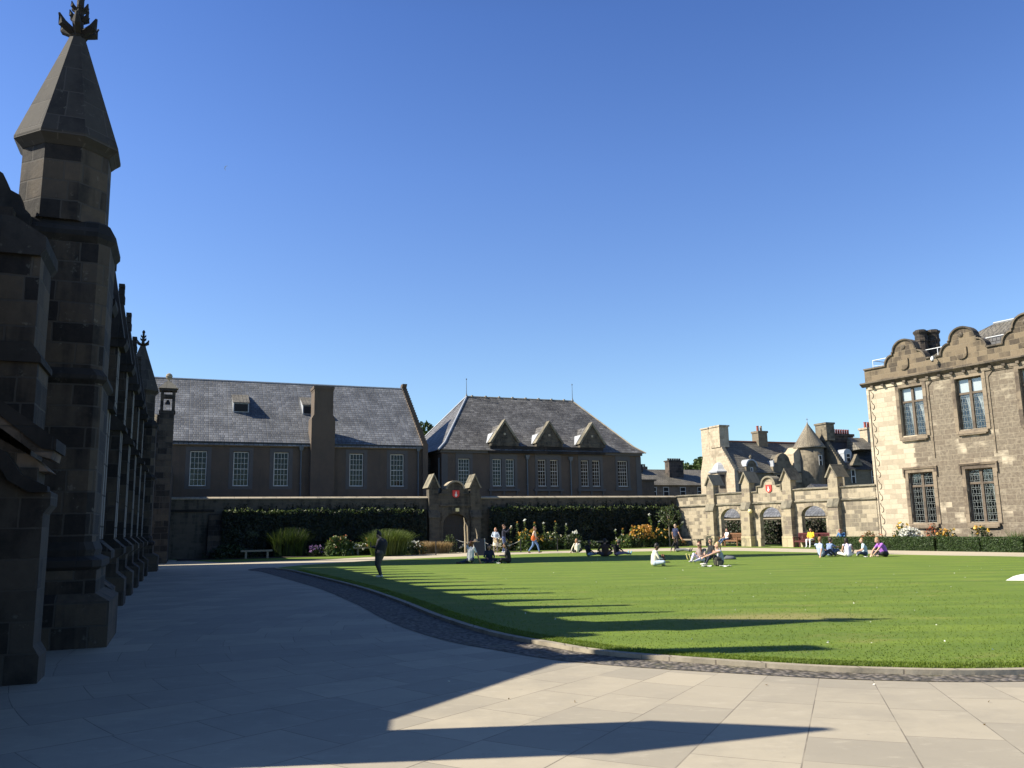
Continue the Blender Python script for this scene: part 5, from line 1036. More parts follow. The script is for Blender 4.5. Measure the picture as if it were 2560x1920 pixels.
person('dark-haired woman in white sleeveless top and white skirt sitting with her back turned', (15.55, 40.0, Lw), AWAY, 1.66, pose('cross', face=(.3, 1, -.2), elR=(.27, .02, .3), haR=(.2, .1, .14), elL=(-.27, .02, .3), haL=(-.18, .1, .14)), (.70, .66, .82), (.78, .75, .72), (.5, .5, .5), SKM, (.02, .013, .011), 'down', 'bare')
person('smiling light-haired person in very pale blue t-shirt sitting and facing left', (16.6, 40.6, Lw), LEFT - .3, 1.62, pose('cross', face=(-.2, 1, 0)), (.52, .66, .74), (.05, .07, .12), (.5, .5, .5), SKL, (.36, .22, .09), 'short', 'half')
person('fair-haired man in bright purple shirt leaning forward to touch the grass', (17.1, 39.6, Lw), LEFT + .1, 1.82, pose('cross', chest=(0, .1, .40), neck=(0, .24, .58), head=(0, .33, .68), face=(0, 1, -.35), shR=(.17, .2, .53), elR=(.22, .4, .3), haR=(.12, .58, .08), elL=(-.22, .42, .32), haL=(-.12, .6, .1)), (.38, .14, .55), (.018, .018, .025), (.5, .4, .3), SKL, (.42, .24, .12), 'short', 'half', bulk=1.1)
person('brown-haired person in blue denim jacket bending down behind the box hedge', WB(-1.15, -1.9, .02), RB + PI + .4, 1.6, pose('bench', chest=(0, .12, .84), neck=(0, .22, 1.0), head=(0, .3, 1.1), face=(0, 1, -.8), elR=(.24, .25, .8)), (.06, .16, .34), (.05, .07, .1), (.2, .2, .2), SKL, (.2, .08, .05), 'curly')

# ------------------------------------------------------------------ things on the lawn
def lump(name, label, cat, loc, dims, mat, seed=0):
    r_ = random.Random(seed); m = MB(); m.sph((0, 0, 0), 1, 14, 0, (1, 1, 1))
    vs = []
    for v in m.v:
        k = 1 + .22 * math.sin(v[0] * 3 + seed) * math.cos(v[1] * 4 + seed * 2) + r_.uniform(-.07, .07); vs.append((v[0] * dims[0] * k, v[1] * dims[1] * k, max(-.0, v[2] * dims[2] * k + dims[2] * .3)))
    m.v = vs; o = m.build(name, mat, None, True, loc); tag(o, label, cat); return o
lump('dropped_bag', 'dark grey bag lying on the grass behind the blonde woman', 'bag', (9.9, 39.5, Lw), (.27, .18, .13), cloth((.10, .11, .13)), 3)
b = thing('backpack', 'olive patterned backpack leaning beside the blonde woman', 'backpack', (7.95, 33.6, Lw), .3)
MB().box(-.14, .14, -.09, .09, 0, .34).build('pack_body', cloth((.035, .035, .025)), b).modifiers.new('b', 'BEVEL').width = .05
MB().box(-.1, .1, -.14, -.092, .04, .2).build('front_pocket', cloth((.12, .11, .08)), b); MB().tube([(-.1, .11, .4), (-.1, .2, .25), (-.1, .12, .05)], .018).tube([(.1, .11, .4), (.1, .2, .25), (.1, .12, .05)], .018).build('shoulder_strap', cloth((.05, .05, .05)), b)
for i, (x, y, a, lab) in enumerate(((7.45, 33.35, .3, 'white paper lying flat in front of the dark backpack, left-hand sheet'), (8.1, 33.1, -.2, 'larger white sheet lying flat in front of the blonde woman'), (-.75, 39.3, .5, 'crumpled white wrapper between the two men in the shade'), (16.1, 39.4, .4, 'small white-blue packet beside the white skirt'))):
    m = MB(); w_ = .3 if i < 2 else .12
    m.ring([[(w_ * (i_ / 5 - .5) * 1.5, w_ * (j_ / 4 - .5), .02 + .03 * math.sin(i_ * 1.7 + i) * math.cos(j_ * 2.1)) for i_ in range(6)] for j_ in range(5)], cap=False, closed=False); m.v += [(p[0], p[1], p[2] - .02) for p in m.v[:]]
    o = m.build('paper_sheet', 'paper', None, loc=(x, y, Lw + .005)); o.rotation_euler[2] = a; tag(o, lab, 'paper')
m = MB(); pk = [(0, 0, .0)]
m.ring([[(13.75 + (x - 13.9) * .62, 23.2 + (y - 23.2) * .62, Lw + .005 + z * .8) for x, y, z in L_] for L_ in ([(13.0, 23.2, 0), (13.4, 23.6, 0), (13.9, 23.7, 0), (14.5, 23.5, 0), (14.7, 23.0, 0), (13.9, 22.9, 0)], [(13.25, 23.3, .06), (13.5, 23.45, .12), (13.9, 23.45, .16), (14.3, 23.35, .14), (14.4, 23.1, .1), (13.9, 23.05, .1)], [(13.6, 23.3, .1), (13.7, 23.35, .17), (13.9, 23.35, .19), (14.1, 23.3, .18), (14.1, 23.2, .17), (13.9, 23.2, .16)])])
o = m.build('cloth_heap', 'paper', None); tag(o, 'white cloth heaped on the lawn at the right edge', 'cloth')

# ------------------------------------------------------------------ benches, posts, board
def bench(name, label, loc, rz, mat, wd=1.9):
    b = thing(name, label, 'bench', loc, rz, 'wooden benches under the arches')
    m = MB()
    for k in range(5): m.box(-wd / 2, wd / 2, -.02 - .1 * k - .085, -.02 - .1 * k, .42, .445)
    m.build('seat', mat, b)
    m = MB().box(-wd / 2, wd / 2, .0, .05, .86, .95).box(-wd / 2, wd / 2, .0, .05, .48, .54); n = int(wd / .1)
    for k in range(n): x = -wd / 2 + .05 + k * (wd - .1) / (n - 1); m.box(x - .025, x + .025, .012, .036, .541, .859)
    m.build('backrest', mat, b)
    for x in (-wd / 2 - .07, wd / 2):
        MB().box(x, x + .07, 0, .07, 0, .95).build('leg', mat, b); MB().box(x, x + .07, -.55, -.48, 0, .62).build('leg', mat, b)
        MB().box(x - .02, x + .09, -.58, -.001, .62, .66).build('armrest', mat, b)
    MB().box(-wd / 2, wd / 2, -.54, -.51, .34, .42).box(-wd / 2, wd / 2, .01, .04, .34, .42).build('seat_rail', mat, b); return b
bench('wooden_bench', 'brown teak slatted bench in the left arch', WB(-12.3, .12, .02), RB, 'teak', 1.7)
bench('wooden_bench', 'long maroon slatted bench in front of the right arch', WB(-4.75, -.12, .02), RB, 'maroon', 2.4)
def sbench(label, loc, rz, wd):
    b = thing('stone_bench', label, 'bench', loc, rz, 'plain stone benches along the border')
    MB().box(-wd / 2, wd / 2, -.2, .2, .42, .52).build('slab', 'bench_stone', b)
    for x in (-wd / 2 + .25, wd / 2 - .35): MB().box(x, x + .12, -.16, .16, 0, .42).build('leg', 'bench_stone', b)
sbench('plain stone bench in deep shade below the ivy at far left', (-16.15, 53.5, .02), A22, 1.9)
sbench('pale sunlit stone bench at the foot of the first arcade pier', WB(-15.7, -.9, .02), RB, 2.3)
sbench('stone bench half hidden behind the woman in the black jacket', WA(9.0, -2.6, .02), A22, 1.5)
sbench('low stone bench against the ivy behind the yellow flowers', WA(27.2, -1.0, .02), A22, 1.6)
def post(label, x, y, h=.75, ball=False):
    o = MB().lathe([(.035, 0), (.03, h - .06), (.045, h - .05), (.045, h), (.01, h + .03)], 0, 0, 8).build('rope_post', 'iron', None, loc=(x, y, .01)); tag(o, label, 'post', 'rope posts beside the border path'); return (x, y, h)
p1 = post('lone dark rope post in front of the bronze grass', -5.0, 54.2, .85)
p2 = post('dark rope post left of the bare forked wooden stake', -4.05, 58.6, .95); p3 = post('dark rope post beside the leaning dark board', -2.45, 58.0, .95)
p4 = post('dark rope post right of the man with the camera', .4, 57.6, .82); p5 = post('dark rope post right of the striding woman', 2.9, 58.1, .85)
def rope(label, a, b, sag, mt='rope'):
    pts = [(a[0] + (b[0] - a[0]) * t, a[1] + (b[1] - a[1]) * t, a[2] - .02 + (b[2] - a[2]) * t - sag * 4 * t * (1 - t)) for t in np.linspace(0, 1, 13)]
    o = MB().tube(pts, .014, 6).build('barrier_rope', mt); tag(o, label, 'rope', 'sagging barrier ropes')
rope('white sagging rope between the two posts before the oak doorway', p2, p3, .22); rope('white sagging rope running behind the photographing couple', p3, p4, .45); rope('thin dark rope behind the striding woman', p4, p5, .03, 'iron')
b = thing('leaning_board', 'dark square board with pale edge leaning on the path by the gateway', 'board', (-2.1, 51.8, .02), .2)
MB().extr([(-.05, 0), (.02, 0), (.32, 1.0), (.25, 1.0)], -.33, .3, 'x').build('panel', 'iron', b); MB().tube([(.33, 0, 0), (.33, .3, 1.0)], .03, 5).build('edge_strip', 'rope', b)
b = thing('bare_stake', 'tall bare forked tree stake with pale peeled wood in front of the gateway', 'stake', (-3.35, 57.9, .02))
MB().tube([(0, 0, 0), (.0, 0, .9), (-.04, 0, 1.7), (-.02, 0, 2.0), (-.09, 0, 2.35)], [.065, .055, .045, .04, .02], 7).build('trunk', 'driftwood', b)
MB().tube([(.17, .1, 0), (.16, .1, 1.2), (.14, .1, 1.75), (.02, .02, 2.02)], [.05, .045, .04, .025], 7).build('limb', 'driftwood', b)
b = thing('bare_stake', 'shorter leaning pale stake just right of the tall forked one', 'stake', (-2.6, 58.4, .02))
MB().tube([(.06, 0, 0), (.05, 0, .8), (.04, 0, 1.15), (-.06, 0, 1.6)], [.07, .05, .035, .012], 7).build('trunk', 'driftwood', b)

# ------------------------------------------------------------------ planting
def clump(name, label, cat, loc, rx, ry, h, n, size, mats, group='plants in the long border', fl=None, fn=0, fs=.06, low=0.0, asp=1.2, stems=True, ph=0.0):
    t = thing(name, label, cat, loc, A22, group); u = rng.random(n); a = rng.uniform(0, 2 * PI, n); rr = np.sqrt(rng.random(n)) ; z = rng.random(n)
    lob = 1 + .28 * np.sin(a * 3 + ph) + .15 * np.sin(a * 7 + ph * 2); prof_ = np.sqrt(np.clip(1 - (z * .95) ** 2.4, 0, 1))
    hz = h * (.75 + .35 * np.sin(a * 2.1 + ph * 3) ** 2)
    P = np.stack([rx * rr * prof_ * lob * np.cos(a), ry * rr * prof_ * lob * np.sin(a), low + z * hz], 1)
    cards('foliage', P, size, mats, t, rng.integers(0, len(mats), n) if isinstance(mats, list) else None, .2, asp)
    if stems:
        m = MB()
        for k in range(9): an = k * .7 + ph; m.tube([(rx * .25 * math.cos(an), ry * .25 * math.sin(an), 0), (rx * .55 * math.cos(an), ry * .55 * math.sin(an), h * .7)], .012, 4)
        m.build('stems', 'bark', t)
    if fl:
        a = rng.uniform(0, 2 * PI, fn); z = rng.uniform(.45, 1.12, fn); rr = np.sqrt(rng.random(fn)); pf = np.sqrt(np.clip(1 - (z * .8) ** 2.4, .05, 1))
        P = np.stack([rx * rr * pf * np.cos(a), ry * rr * pf * np.sin(a) - ry * .25, low + z * h], 1)
        if fn <= 22:
            for q in P: cards('flower_head', q + rng.normal(size=(6, 3)) * fs * .45, fs, fl, t, rng.integers(0, len(fl), 6))
            return t
        P = np.repeat(P, 5, 0) + rng.normal(size=(fn * 5, 3)) * fs * .45; mi = np.repeat(rng.integers(0, len(fl), fn), 5)
        cards('flowers', P, fs, fl, t, mi, 0, 1.0)
    return t
def spikes(name, label, loc, items, leafm='shrub', group='plants in the long border'):
    t = thing(name, label, 'plant', loc, 0, group)
    for i, (dx, h, lean, fm, fs) in enumerate(items):
        m = MB().tube([(dx, 0, 0), (dx + lean * .4, 0, h * .6), (dx + lean, 0, h)], [.02, .014, .008], 4); s_ = m.build('flower_stem', 'shrubd', t)
        k = 60; tt = rng.random(k); P = np.stack([dx + lean * tt ** 1.5 + rng.normal(size=k) * .05, rng.normal(size=k) * .05, h * (.15 + .8 * tt)], 1); cards('leaves', P, .07, leafm, s_, None, .2, 1.4)
        P = np.array([dx + lean, 0, h]) + rng.normal(size=(14, 3)) * fs * .4; cards('flower_head', P, fs, fm, s_)
    return t
def grass_clump(name, label, loc, rx, ry, h, n, mats, group='plants in the long border'):
    t = thing(name, label, 'ornamental grass', loc, A22, group); a = rng.uniform(0, 2 * PI, n); r_ = np.sqrt(rng.random(n)); P = np.stack([rx * .72 * r_ * np.cos(a), ry * .72 * r_ * np.sin(a), np.zeros(n)], 1)
    mi = rng.integers(0, len(mats), n); o = blades('blades', P, h, .012, mats, t, .38, .35, mi)
    co_ = np.empty(len(o.data.vertices) * 3); o.data.vertices.foreach_get('co', co_); co_ = co_.reshape(-1, 3); k = 1 + (co_[:, 2] / h) ** 1.5 * .3
    co_[:, 0] *= k; co_[:, 1] *= k; co_[:, 2] *= 1 - .12 * np.clip((co_[:, 0] / rx) ** 2, 0, 1.5); o.data.vertices.foreach_set('co', co_.ravel()); return t
# ivy on the shaded wall: two great masses, one each side of the gateway
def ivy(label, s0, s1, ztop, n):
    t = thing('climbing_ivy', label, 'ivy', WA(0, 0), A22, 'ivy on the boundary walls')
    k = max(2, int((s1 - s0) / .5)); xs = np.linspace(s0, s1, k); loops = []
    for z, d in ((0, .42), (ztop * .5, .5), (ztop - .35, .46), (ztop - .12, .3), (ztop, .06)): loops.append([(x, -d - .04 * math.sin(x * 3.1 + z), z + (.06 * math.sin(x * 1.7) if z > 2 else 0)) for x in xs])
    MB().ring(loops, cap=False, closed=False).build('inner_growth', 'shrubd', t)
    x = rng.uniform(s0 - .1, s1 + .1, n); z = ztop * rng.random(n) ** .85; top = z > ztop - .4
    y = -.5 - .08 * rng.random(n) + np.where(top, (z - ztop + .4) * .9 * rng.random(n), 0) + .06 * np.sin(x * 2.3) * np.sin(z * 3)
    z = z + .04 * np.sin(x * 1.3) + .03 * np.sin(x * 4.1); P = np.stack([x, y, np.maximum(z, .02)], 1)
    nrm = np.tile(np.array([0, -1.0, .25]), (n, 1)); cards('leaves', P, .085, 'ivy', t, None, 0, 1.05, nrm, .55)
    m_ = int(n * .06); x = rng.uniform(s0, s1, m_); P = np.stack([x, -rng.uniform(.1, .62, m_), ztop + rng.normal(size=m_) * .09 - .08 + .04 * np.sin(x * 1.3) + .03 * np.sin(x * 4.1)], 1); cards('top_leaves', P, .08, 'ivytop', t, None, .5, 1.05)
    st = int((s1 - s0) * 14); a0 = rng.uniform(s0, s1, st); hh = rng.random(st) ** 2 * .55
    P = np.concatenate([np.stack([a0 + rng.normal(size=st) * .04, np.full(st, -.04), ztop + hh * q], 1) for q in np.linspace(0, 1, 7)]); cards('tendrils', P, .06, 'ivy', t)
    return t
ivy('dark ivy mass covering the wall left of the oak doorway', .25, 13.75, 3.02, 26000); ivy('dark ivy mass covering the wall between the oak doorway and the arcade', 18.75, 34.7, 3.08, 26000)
def BA(s_, off=-2.3): return WA(s_, off, .03)
grass_clump('ornamental_grass', 'tall dim green grass clump in deep shade behind the left stone bench', BA(4.3, -1.3), 1.3, .8, 1.7, 2200, ['shrubd', 'shrubd', 'tallgrass'])  # mostly dark leaf colours, standing in for the shade on this clump
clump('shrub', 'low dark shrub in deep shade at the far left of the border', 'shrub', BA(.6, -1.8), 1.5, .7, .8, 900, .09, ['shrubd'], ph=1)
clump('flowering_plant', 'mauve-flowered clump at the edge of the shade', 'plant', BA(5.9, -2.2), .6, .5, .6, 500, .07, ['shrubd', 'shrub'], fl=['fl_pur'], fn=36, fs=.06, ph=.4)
clump('shrub', 'sunlit spiky green shrub with large pale lower leaves right of the mauve flowers', 'shrub', BA(7.4, -2.4), 1.15, .7, 1.15, 1500, .08, ['shrub', 'shrub', 'tallgrass'], fl=['fl_red', 'drygrass'], fn=30, fs=.04, asp=1.8, ph=2)
clump('hosta', 'pale broad-leaved plant at the very front of the border', 'plant', BA(7.3, -3.1), .9, .4, .35, 160, .13, ['hedge', 'shrub'], stems=False)
clump('shrub', 'loose yellow-green shrub between the spiky shrub and the cream-flowered one', 'shrub', BA(8.75, -2.3), .8, .6, .75, 900, .07, ['shrub', 'tallgrass'], fl=['fl_white'], fn=20, fs=.05, ph=3)
clump('flowering_shrub', 'tall rose bush with cream and orange blooms at its top right', 'shrub', BA(10.0, -2.2), 1.05, .7, 1.2, 1500, .075, ['shrub', 'hedge', 'shrubd'], fl=['fl_ora', 'fl_white'], fn=34, fs=.08, ph=.9)
clump('shrub', 'low reddish clump just left of the half-hidden stone bench', 'shrub', BA(10.6, -3.0), .55, .4, .5, 420, .06, ['shrubd', 'fl_red', 'shrub'], ph=4)
grass_clump('ornamental_grass', 'big bright green rounded grass clump right behind the woman in black', WA(10.0, -5.2, .03), 1.5, 1.0, 1.5, 3600, ['tallgrass', 'tallgrass', 'shrub'])
clump('flowering_plant', 'white dahlia-like flowers between the green and the bronze grasses', 'plant', WA(11.8, -4.3, .03), .8, .5, .8, 900, .07, ['shrub', 'shrubd'], fl=['fl_white'], fn=30, fs=.065, ph=1.6)
grass_clump('ornamental_grass', 'bronze feathery grass clump in front of the gateway, left part', WA(12.9, -3.6, .03), .95, .6, .75, 1500, ['drygrass'])
grass_clump('ornamental_grass', 'bronze feathery grass clump behind the lone rope post', WA(14.0, -3.6, .03), .8, .5, .72, 1300, ['drygrass'])
clump('shrub', 'airy upright shrub in front of the left side of the oak door', 'shrub', WA(14.85, -3.0, .03), .55, .4, 1.15, 520, .06, ['shrubd', 'shrub'], ph=2.2)
clump('flowering_plant', 'low white-green flowers at the foot of the oak door', 'plant', WA(16.0, -3.1, .03), .6, .35, .5, 500, .06, ['shrub', 'shrubd'], fl=['fl_white'], fn=26, fs=.06, ph=.2)
clump('flowering_plant', 'tangled low plants with white heads left of the couple', 'plant', WA(18.7, -2.7, .03), .8, .5, .8, 700, .06, ['shrub', 'drygrass', 'shrubd'], fl=['fl_white'], fn=14, fs=.08, ph=2.7)
clump('flowering_shrub', 'tall yellow-flowered shrub behind the man with the camera', 'shrub', WA(21.0, -2.4, .03), 1.35, .7, 1.35, 1900, .07, ['shrub', 'hedge', 'tallgrass'], fl=['fl_yel', 'fl_ora'], fn=46, fs=.07, ph=1.1)
clump('flowering_shrub', 'yellow-flecked green shrub left of the striding woman', 'shrub', WA(22.8, -2.4, .03), 1.1, .6, 1.15, 1300, .07, ['shrub', 'tallgrass', 'shrubd'], fl=['fl_yel', 'fl_white'], fn=22, fs=.05, ph=3.3)
clump('shrub', 'dark rose bush with one big pale bloom right of the striding woman', 'shrub', WA(24.5, -2.2, .03), .9, .5, 1.1, 800, .07, ['shrubd', 'shrub'], fl=['fl_white'], fn=6, fs=.13, ph=.6)
clump('shrub', 'low rounded grey-green bush right of the last rope post', 'shrub', WA(25.7, -2.6, .03), .8, .5, .55, 800, .06, ['shrub', 'hedge'], ph=4.1)
spikes('tall_flowers', 'row of tall thin stems with pale round heads behind the couple', WA(20.0, -2.0, .03), [(-.3, 1.7, .05, 'fl_white', .06), (.2, 2.0, .0, 'fl_ora', .06), (.7, 2.1, .02, 'fl_white', .08), (1.4, 1.95, .05, 'fl_ora', .06), (2.1, 1.9, 0, 'fl_white', .06), (2.9, 2.0, .05, 'fl_ora', .05), (3.6, 1.8, .1, 'fl_white', .06)])
clump('flowering_shrub', 'pale green spiky clump at the left end of the yellow and orange border', 'shrub', WA(29.0 - .6, -3.0, .03), .9, .6, .9, 1100, .075, ['shrub', 'tallgrass', 'hedge'], fl=['fl_white', 'fl_ora'], fn=20, fs=.05, ph=.3)
clump('flowering_shrub', 'large dome of orange and bronze flowers behind the seated group', 'shrub', WA(30.0, -2.7, .03), 1.3, .7, 1.45, 1600, .075, ['shrub', 'shrubd'], fl=['fl_ora', 'fl_yel', 'fl_ora'], fn=150, fs=.08, ph=1.3)
clump('flowering_shrub', 'leafy yellow-flecked shrub right of the orange dome', 'shrub', WA(31.8, -2.6, .03), 1.1, .6, 1.2, 1300, .08, ['shrub', 'shrubd', 'hedge'], fl=['fl_yel', 'fl_ora'], fn=34, fs=.06, ph=2.5)
spikes('tall_flowers', 'tall leaning flower stems fanning above the orange flowers', WA(31.0, -2.4, .03), [(-2.6, 1.3, -.05, 'fl_white', .06), (-2.1, 1.4, .0, 'fl_ora', .06), (-1.5, 1.6, .1, 'fl_ora', .06), (.2, 2.4, -.25, 'fl_white', .08), (.5, 1.9, .2, 'fl_white', .07), (.8, 2.0, .65, 'fl_yel', .07), (1.5, 1.8, 1.0, 'fl_white', .1), (1.2, 1.5, .9, 'fl_yel', .08)], 'tallgrass')
clump('shrub', 'low dark clump right of the orange border', 'shrub', WA(33.3, -2.2, .03), .9, .5, .6, 600, .06, ['shrubd', 'shrub'], ph=.8)
clump('flowering_plant', 'white-flowered upright plant left of the young tree', 'plant', WB(-19.3, -4.2, .03), .35, .3, 1.0, 300, .07, ['shrub'], fl=['fl_white'], fn=10, fs=.09, ph=1.9)
clump('flowering_plant', 'low patch with red flowers at the foot of the young tree', 'plant', WB(-18.4, -3.9, .03), 1.0, .5, .4, 700, .06, ['shrub', 'shrubd'], fl=['fl_red'], fn=18, fs=.06, ph=2.9)
clump('flowering_plant', 'leafy green plant right beside the young tree trunk', 'plant', WB(-17.9, -2.6, .03), .4, .3, .95, 350, .07, ['shrub', 'hedge'], ph=3.9)
clump('flowering_plant', 'low red-flecked patch left of the sunlit stone bench', 'plant', WB(-16.6, -1.5, .03), .8, .4, .45, 520, .06, ['shrub', 'shrubd'], fl=['fl_red', 'fl_ora'], fn=18, fs=.06, ph=.5)
# young tree
t = thing('young_tree', 'slender young tree with pale trunk and sparse crown in front of the ivy', 'tree', (11.75, 64.9, 0))
m = MB().tube([(0, 0, 0), (.02, 0, 1.2), (.0, 0, 1.9)], [.06, .05, .035], 7)
for a, l, h in ((.3, .75, 1.0), (1.6, .5, 1.25), (2.9, .8, .95), (4.2, .5, 1.1), (5.4, .7, .8), (.9, .35, 1.45)): m.tube([(0, 0, 1.55), (l * .45 * math.cos(a), l * .45 * math.sin(a), 1.55 + h * .5), (l * math.cos(a), l * math.sin(a), 1.6 + h)], [.028, .02, .008], 5)
m.build('trunk', 'bark', t); n = 420; a = rng.uniform(0, 2 * PI, n); z = rng.random(n); r_ = (.25 + .8 * np.sin(PI * np.clip(z * .95, 0, 1))) * np.sqrt(rng.random(n))
cards('crown', np.stack([r_ * np.cos(a), r_ * np.sin(a), 1.65 + z * 1.35], 1), .075, ['shrubd', 'shrub'], t, rng.integers(0, 2, n), 0, 1.3)
# box hedge in five clipped lengths before the hall
segs_ = [(-2.35, 1.95), (2.03, 5.55), (5.75, 8.1), (8.2, 10.3), (10.45, 14.5)]; labs = ['first length of clipped box hedge, nearest the arcade, with the person bending behind it', 'second length of clipped box hedge, below the white flowers', 'middle length of clipped box hedge, just right of the white flowers', 'fourth length of clipped box hedge, below the second lower window', 'last length of clipped box hedge, running out at the right edge']
for (a, b_), lab in zip(segs_, labs):
    t = thing('box_hedge', lab, 'hedge', WB((a + b_) / 2, -2.95, 0), RB, 'clipped box hedge before the hall'); w_ = (b_ - a) / 2
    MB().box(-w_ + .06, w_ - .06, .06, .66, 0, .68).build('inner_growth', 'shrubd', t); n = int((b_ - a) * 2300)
    f = rng.random(n); x = rng.uniform(-w_, w_, n); P = np.stack([x, np.where(f < .5, .03 + .02 * rng.normal(size=n), rng.uniform(0, .72, n)), np.where(f < .5, rng.uniform(0, .74, n), .74 + .012 * rng.normal(size=n))], 1)
    e = f > .9; P[e, 0] = np.where(rng.random(e.sum()) < .5, -w_, w_); P[e, 2] = rng.uniform(0, .74, e.sum())
    cards('clipped_leaves', P, .034, 'hedge', t)
def BB(s_, off=-1.3): return WB(s_, off, .05)
clump('flowering_plant', 'big mound of white flowers between hedge and hall', 'plant', BB(3.3, -1.7), 1.0, .5, 1.05, 900, .07, ['shrub', 'shrubd'], 'plants below the hall windows', ['fl_white'], 190, .075, ph=.7)
clump('flowering_plant', 'cream rose heads standing just left of and above the white mound', 'plant', BB(2.5, -1.2), .6, .4, 1.35, 500, .07, ['shrub'], 'plants below the hall windows', ['fl_white', 'fl_yel'], 26, .09, ph=1.7)
clump('flowering_plant', 'wispy reddish stems at the foot of the scrolled hall corner', 'plant', BB(.4), 1.0, .4, 1.0, 330, .06, ['drygrass', 'fl_red', 'shrub'], 'plants below the hall windows', asp=2.2, ph=2.7)
clump('flowering_plant', 'orange and yellow flowers between the two lower windows', 'plant', BB(5.3), .9, .4, 1.05, 700, .06, ['shrub', 'shrubd'], 'plants below the hall windows', ['fl_ora', 'fl_yel'], 22, .07, ph=3.7)
clump('flowering_plant', 'sparse yellow roses under the second lower window', 'plant', BB(7.4), 1.0, .4, 1.2, 600, .06, ['shrubd', 'shrub'], 'plants below the hall windows', ['fl_yel', 'fl_ora'], 9, .08, ph=4.7)
clump('flowering_plant', 'tall purple-brown foliage clump left of the second window', 'plant', BB(4.4, -1.0), .6, .3, 1.3, 420, .06, ['shrubd', 'fl_red'], 'plants below the hall windows', ph=5.7)
grass_clump('spiky_plant', 'silvery spiky plant spilling over the hedge near the right edge', WB(9.8, -2.4, .0), .5, .4, 1.0, 260, ['hedge', 'tallgrass'], 'plants below the hall windows')
clump('flowering_plant', 'green clump with pale blooms at the right end below the hall', 'plant', BB(10.6), 1.1, .4, 1.05, 700, .06, ['shrub', 'shrubd'], 'plants below the hall windows', ['fl_white', 'fl_ora'], 10, .07, ph=6.7)
# far trees showing over the roofs
def bigtree(label, loc, r_, h, n):
    t = thing('broadleaf_tree', label, 'tree', loc, 0, 'trees beyond the roofs'); m = MB().tube([(0, 0, 0), (.2, 0, h * .4), (0, .2, h * .7)], [.5, .4, .2], 9)
    for k in range(7): a = k * .9; m.tube([(0, 0, h * .4), (r_ * .35 * math.cos(a), r_ * .35 * math.sin(a), h * .62), (r_ * .7 * math.cos(a), r_ * .7 * math.sin(a), h * .8)], [.2, .14, .05], 6)
    m.build('trunk', 'bark', t); cl_ = np.stack([rng.normal(size=26) * r_ * .45, rng.normal(size=26) * r_ * .45, h * .68 + rng.normal(size=26) * h * .13], 1); cl_[:, 2] = np.minimum(cl_[:, 2], h * .88)
    i = rng.integers(0, 26, n); d = rng.normal(size=(n, 3)); d /= np.linalg.norm(d, axis=1)[:, None]; cards('crown', cl_[i] + d * (r_ * .28 * rng.uniform(.6, 1.05, n) ** .4)[:, None], .28, 'tree', t, None, .3, 1.1)
bigtree('green broadleaf tree showing in the gap between the two harled halls', (-11.5, 105, 0), 5.0, 15.3, 9000)
bigtree('small dark treetop beside the tall gable chimney of the baronial house', (25.6, 119, 0), 3.6, 11.3, 5000)

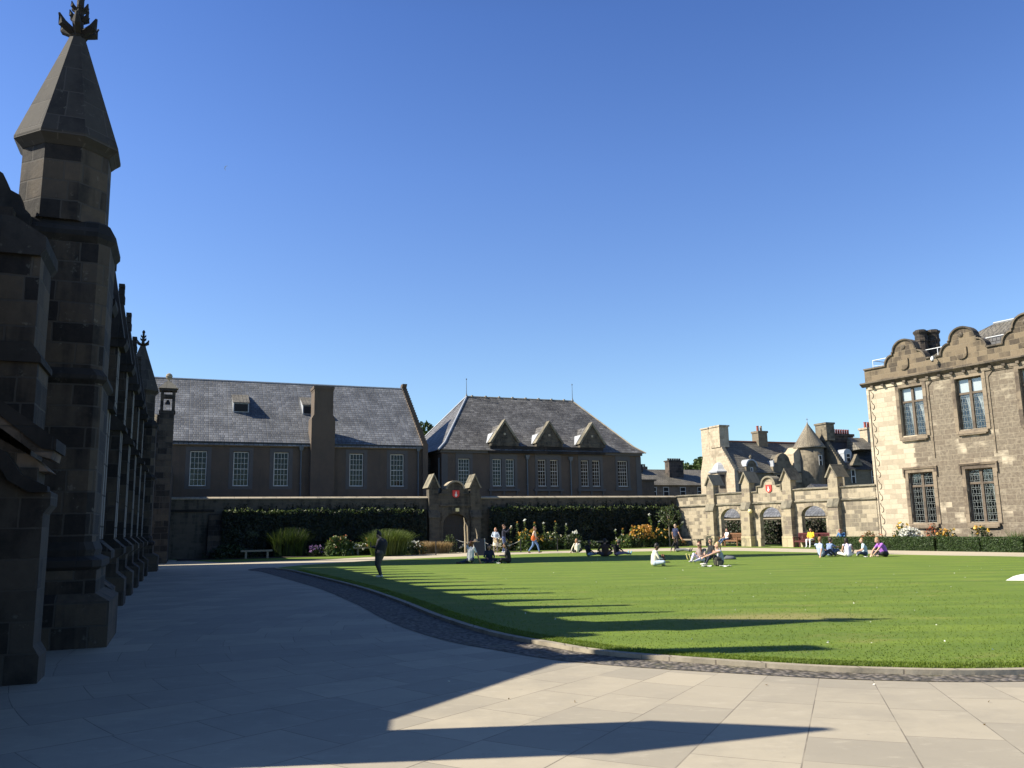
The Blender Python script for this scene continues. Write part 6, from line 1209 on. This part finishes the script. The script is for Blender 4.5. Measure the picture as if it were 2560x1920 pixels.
# ------------------------------------------------------------------ grass blades along the kerb, litter, moon
def inlawn_strip(n, d0, d1):
    i = rng.integers(8, len(front) - 30, n); f_ = np.array(front); a = f_[i] + (f_[i + 1] - f_[i]) * rng.random(n)[:, None]; t = f_[i + 1] - f_[i]; t /= np.linalg.norm(t, axis=1)[:, None]
    nrm = np.stack([-t[:, 1], t[:, 0]], 1); d = rng.uniform(d0, d1, n); return a, nrm, d
a, nrm, d = inlawn_strip(10, 0, 1)
ctr = np.array([8.0, 30.0]); sgn = np.sign(((ctr - a) * nrm).sum(1).mean())
a, nrm, d = inlawn_strip(26000, .0, .35); P = np.concatenate([a + nrm * sgn * d[:, None], np.full((len(a), 1), .048)], 1)
o = blades('lawn_edge_grass', P, .034, .006, ['blade'], None, .9, .5); tag(o, kind='stuff')
n = 42000; y = 9.9 + 14 * rng.random(n) ** 3.0; x = rng.uniform(-5, 11, n); ok = x > .968 * np.interp(y / .968, [10.1, 10.9, 12, 13, 14.5, 17.3, 21, 26.2], [5.85, 2.9, 1.34, .55, -.35, -1.5, -2.75, -4.7]) + .05
ok &= ~((x > 5.6) & (y < 9.8 + (x - 5.6) * .12)); x = x[ok]; y = y[ok]
o = blades('lawn_grass', np.stack([x, y, np.full(len(x), .047)], 1), .024, .006, ['blade'], None, 1.1, .6); tag(o, kind='stuff')
n = 110; y = 11 + 34 * rng.random(n) ** 1.4; x = rng.uniform(-3, 15, n) + (y - 11) * .05; ok = x > np.interp(y, [10.1, 12, 14.5, 21, 30, 40], [5.9, 1.4, -.3, -2.7, -6, -9]) + .3; x = x[ok]; y = y[ok]
o = cards('daisies_and_petals', np.stack([x, y, np.full(len(x), .075)], 1), .017, 'fl_white', None); tag(o, kind='stuff')
n = 14; o = cards('pavement_litter', np.stack([rng.uniform(-3, 5, n), rng.uniform(6, 10, n), np.full(n, .012)], 1), .018, ['fl_white', 'drygrass'], None, rng.integers(0, 2, n)); tag(o, kind='stuff')
# faint crescent moon, very far off: a lit sliver of a sphere
t = NT('moon_rock'); t.b.inputs['Base Color'].default_value = (.9, .9, .9, 1); M['moon'] = t.m
d_ = fw + rt * ((568 - CX) / F) + up * ((CY - 421) / F); c_ = Vector((0, 0, HCAM)) + d_.normalized() * 1500
rx_ = d_.cross(Vector((0, 0, 1))).normalized(); uz_ = rx_.cross(d_.normalized()); R0 = 4.3; m = MB(); L_ = []
for k in range(15):
    a = PI / 2 + PI * (.04 + .92 * k / 14) - .35; o1 = c_ + (rx_ * math.cos(a) + uz_ * math.sin(a)) * R0; w_ = .62 * math.sin(PI * (.04 + .92 * k / 14)); i1 = c_ + (rx_ * math.cos(a) + uz_ * math.sin(a)) * R0 * (1 - .42 * w_)
    bk = d_.normalized() * .5; L_.append([tuple(o1), tuple(i1), tuple(i1 + bk), tuple(o1 + bk)])
m.ring(L_); o = m.build('crescent_moon', 'moon'); tag(o, 'faint thin crescent moon in the blue sky above the chapel', 'moon')
sc.cycles.max_bounces = 6; sc.cycles.diffuse_bounces = 3; sc.cycles.transparent_max_bounces = 10
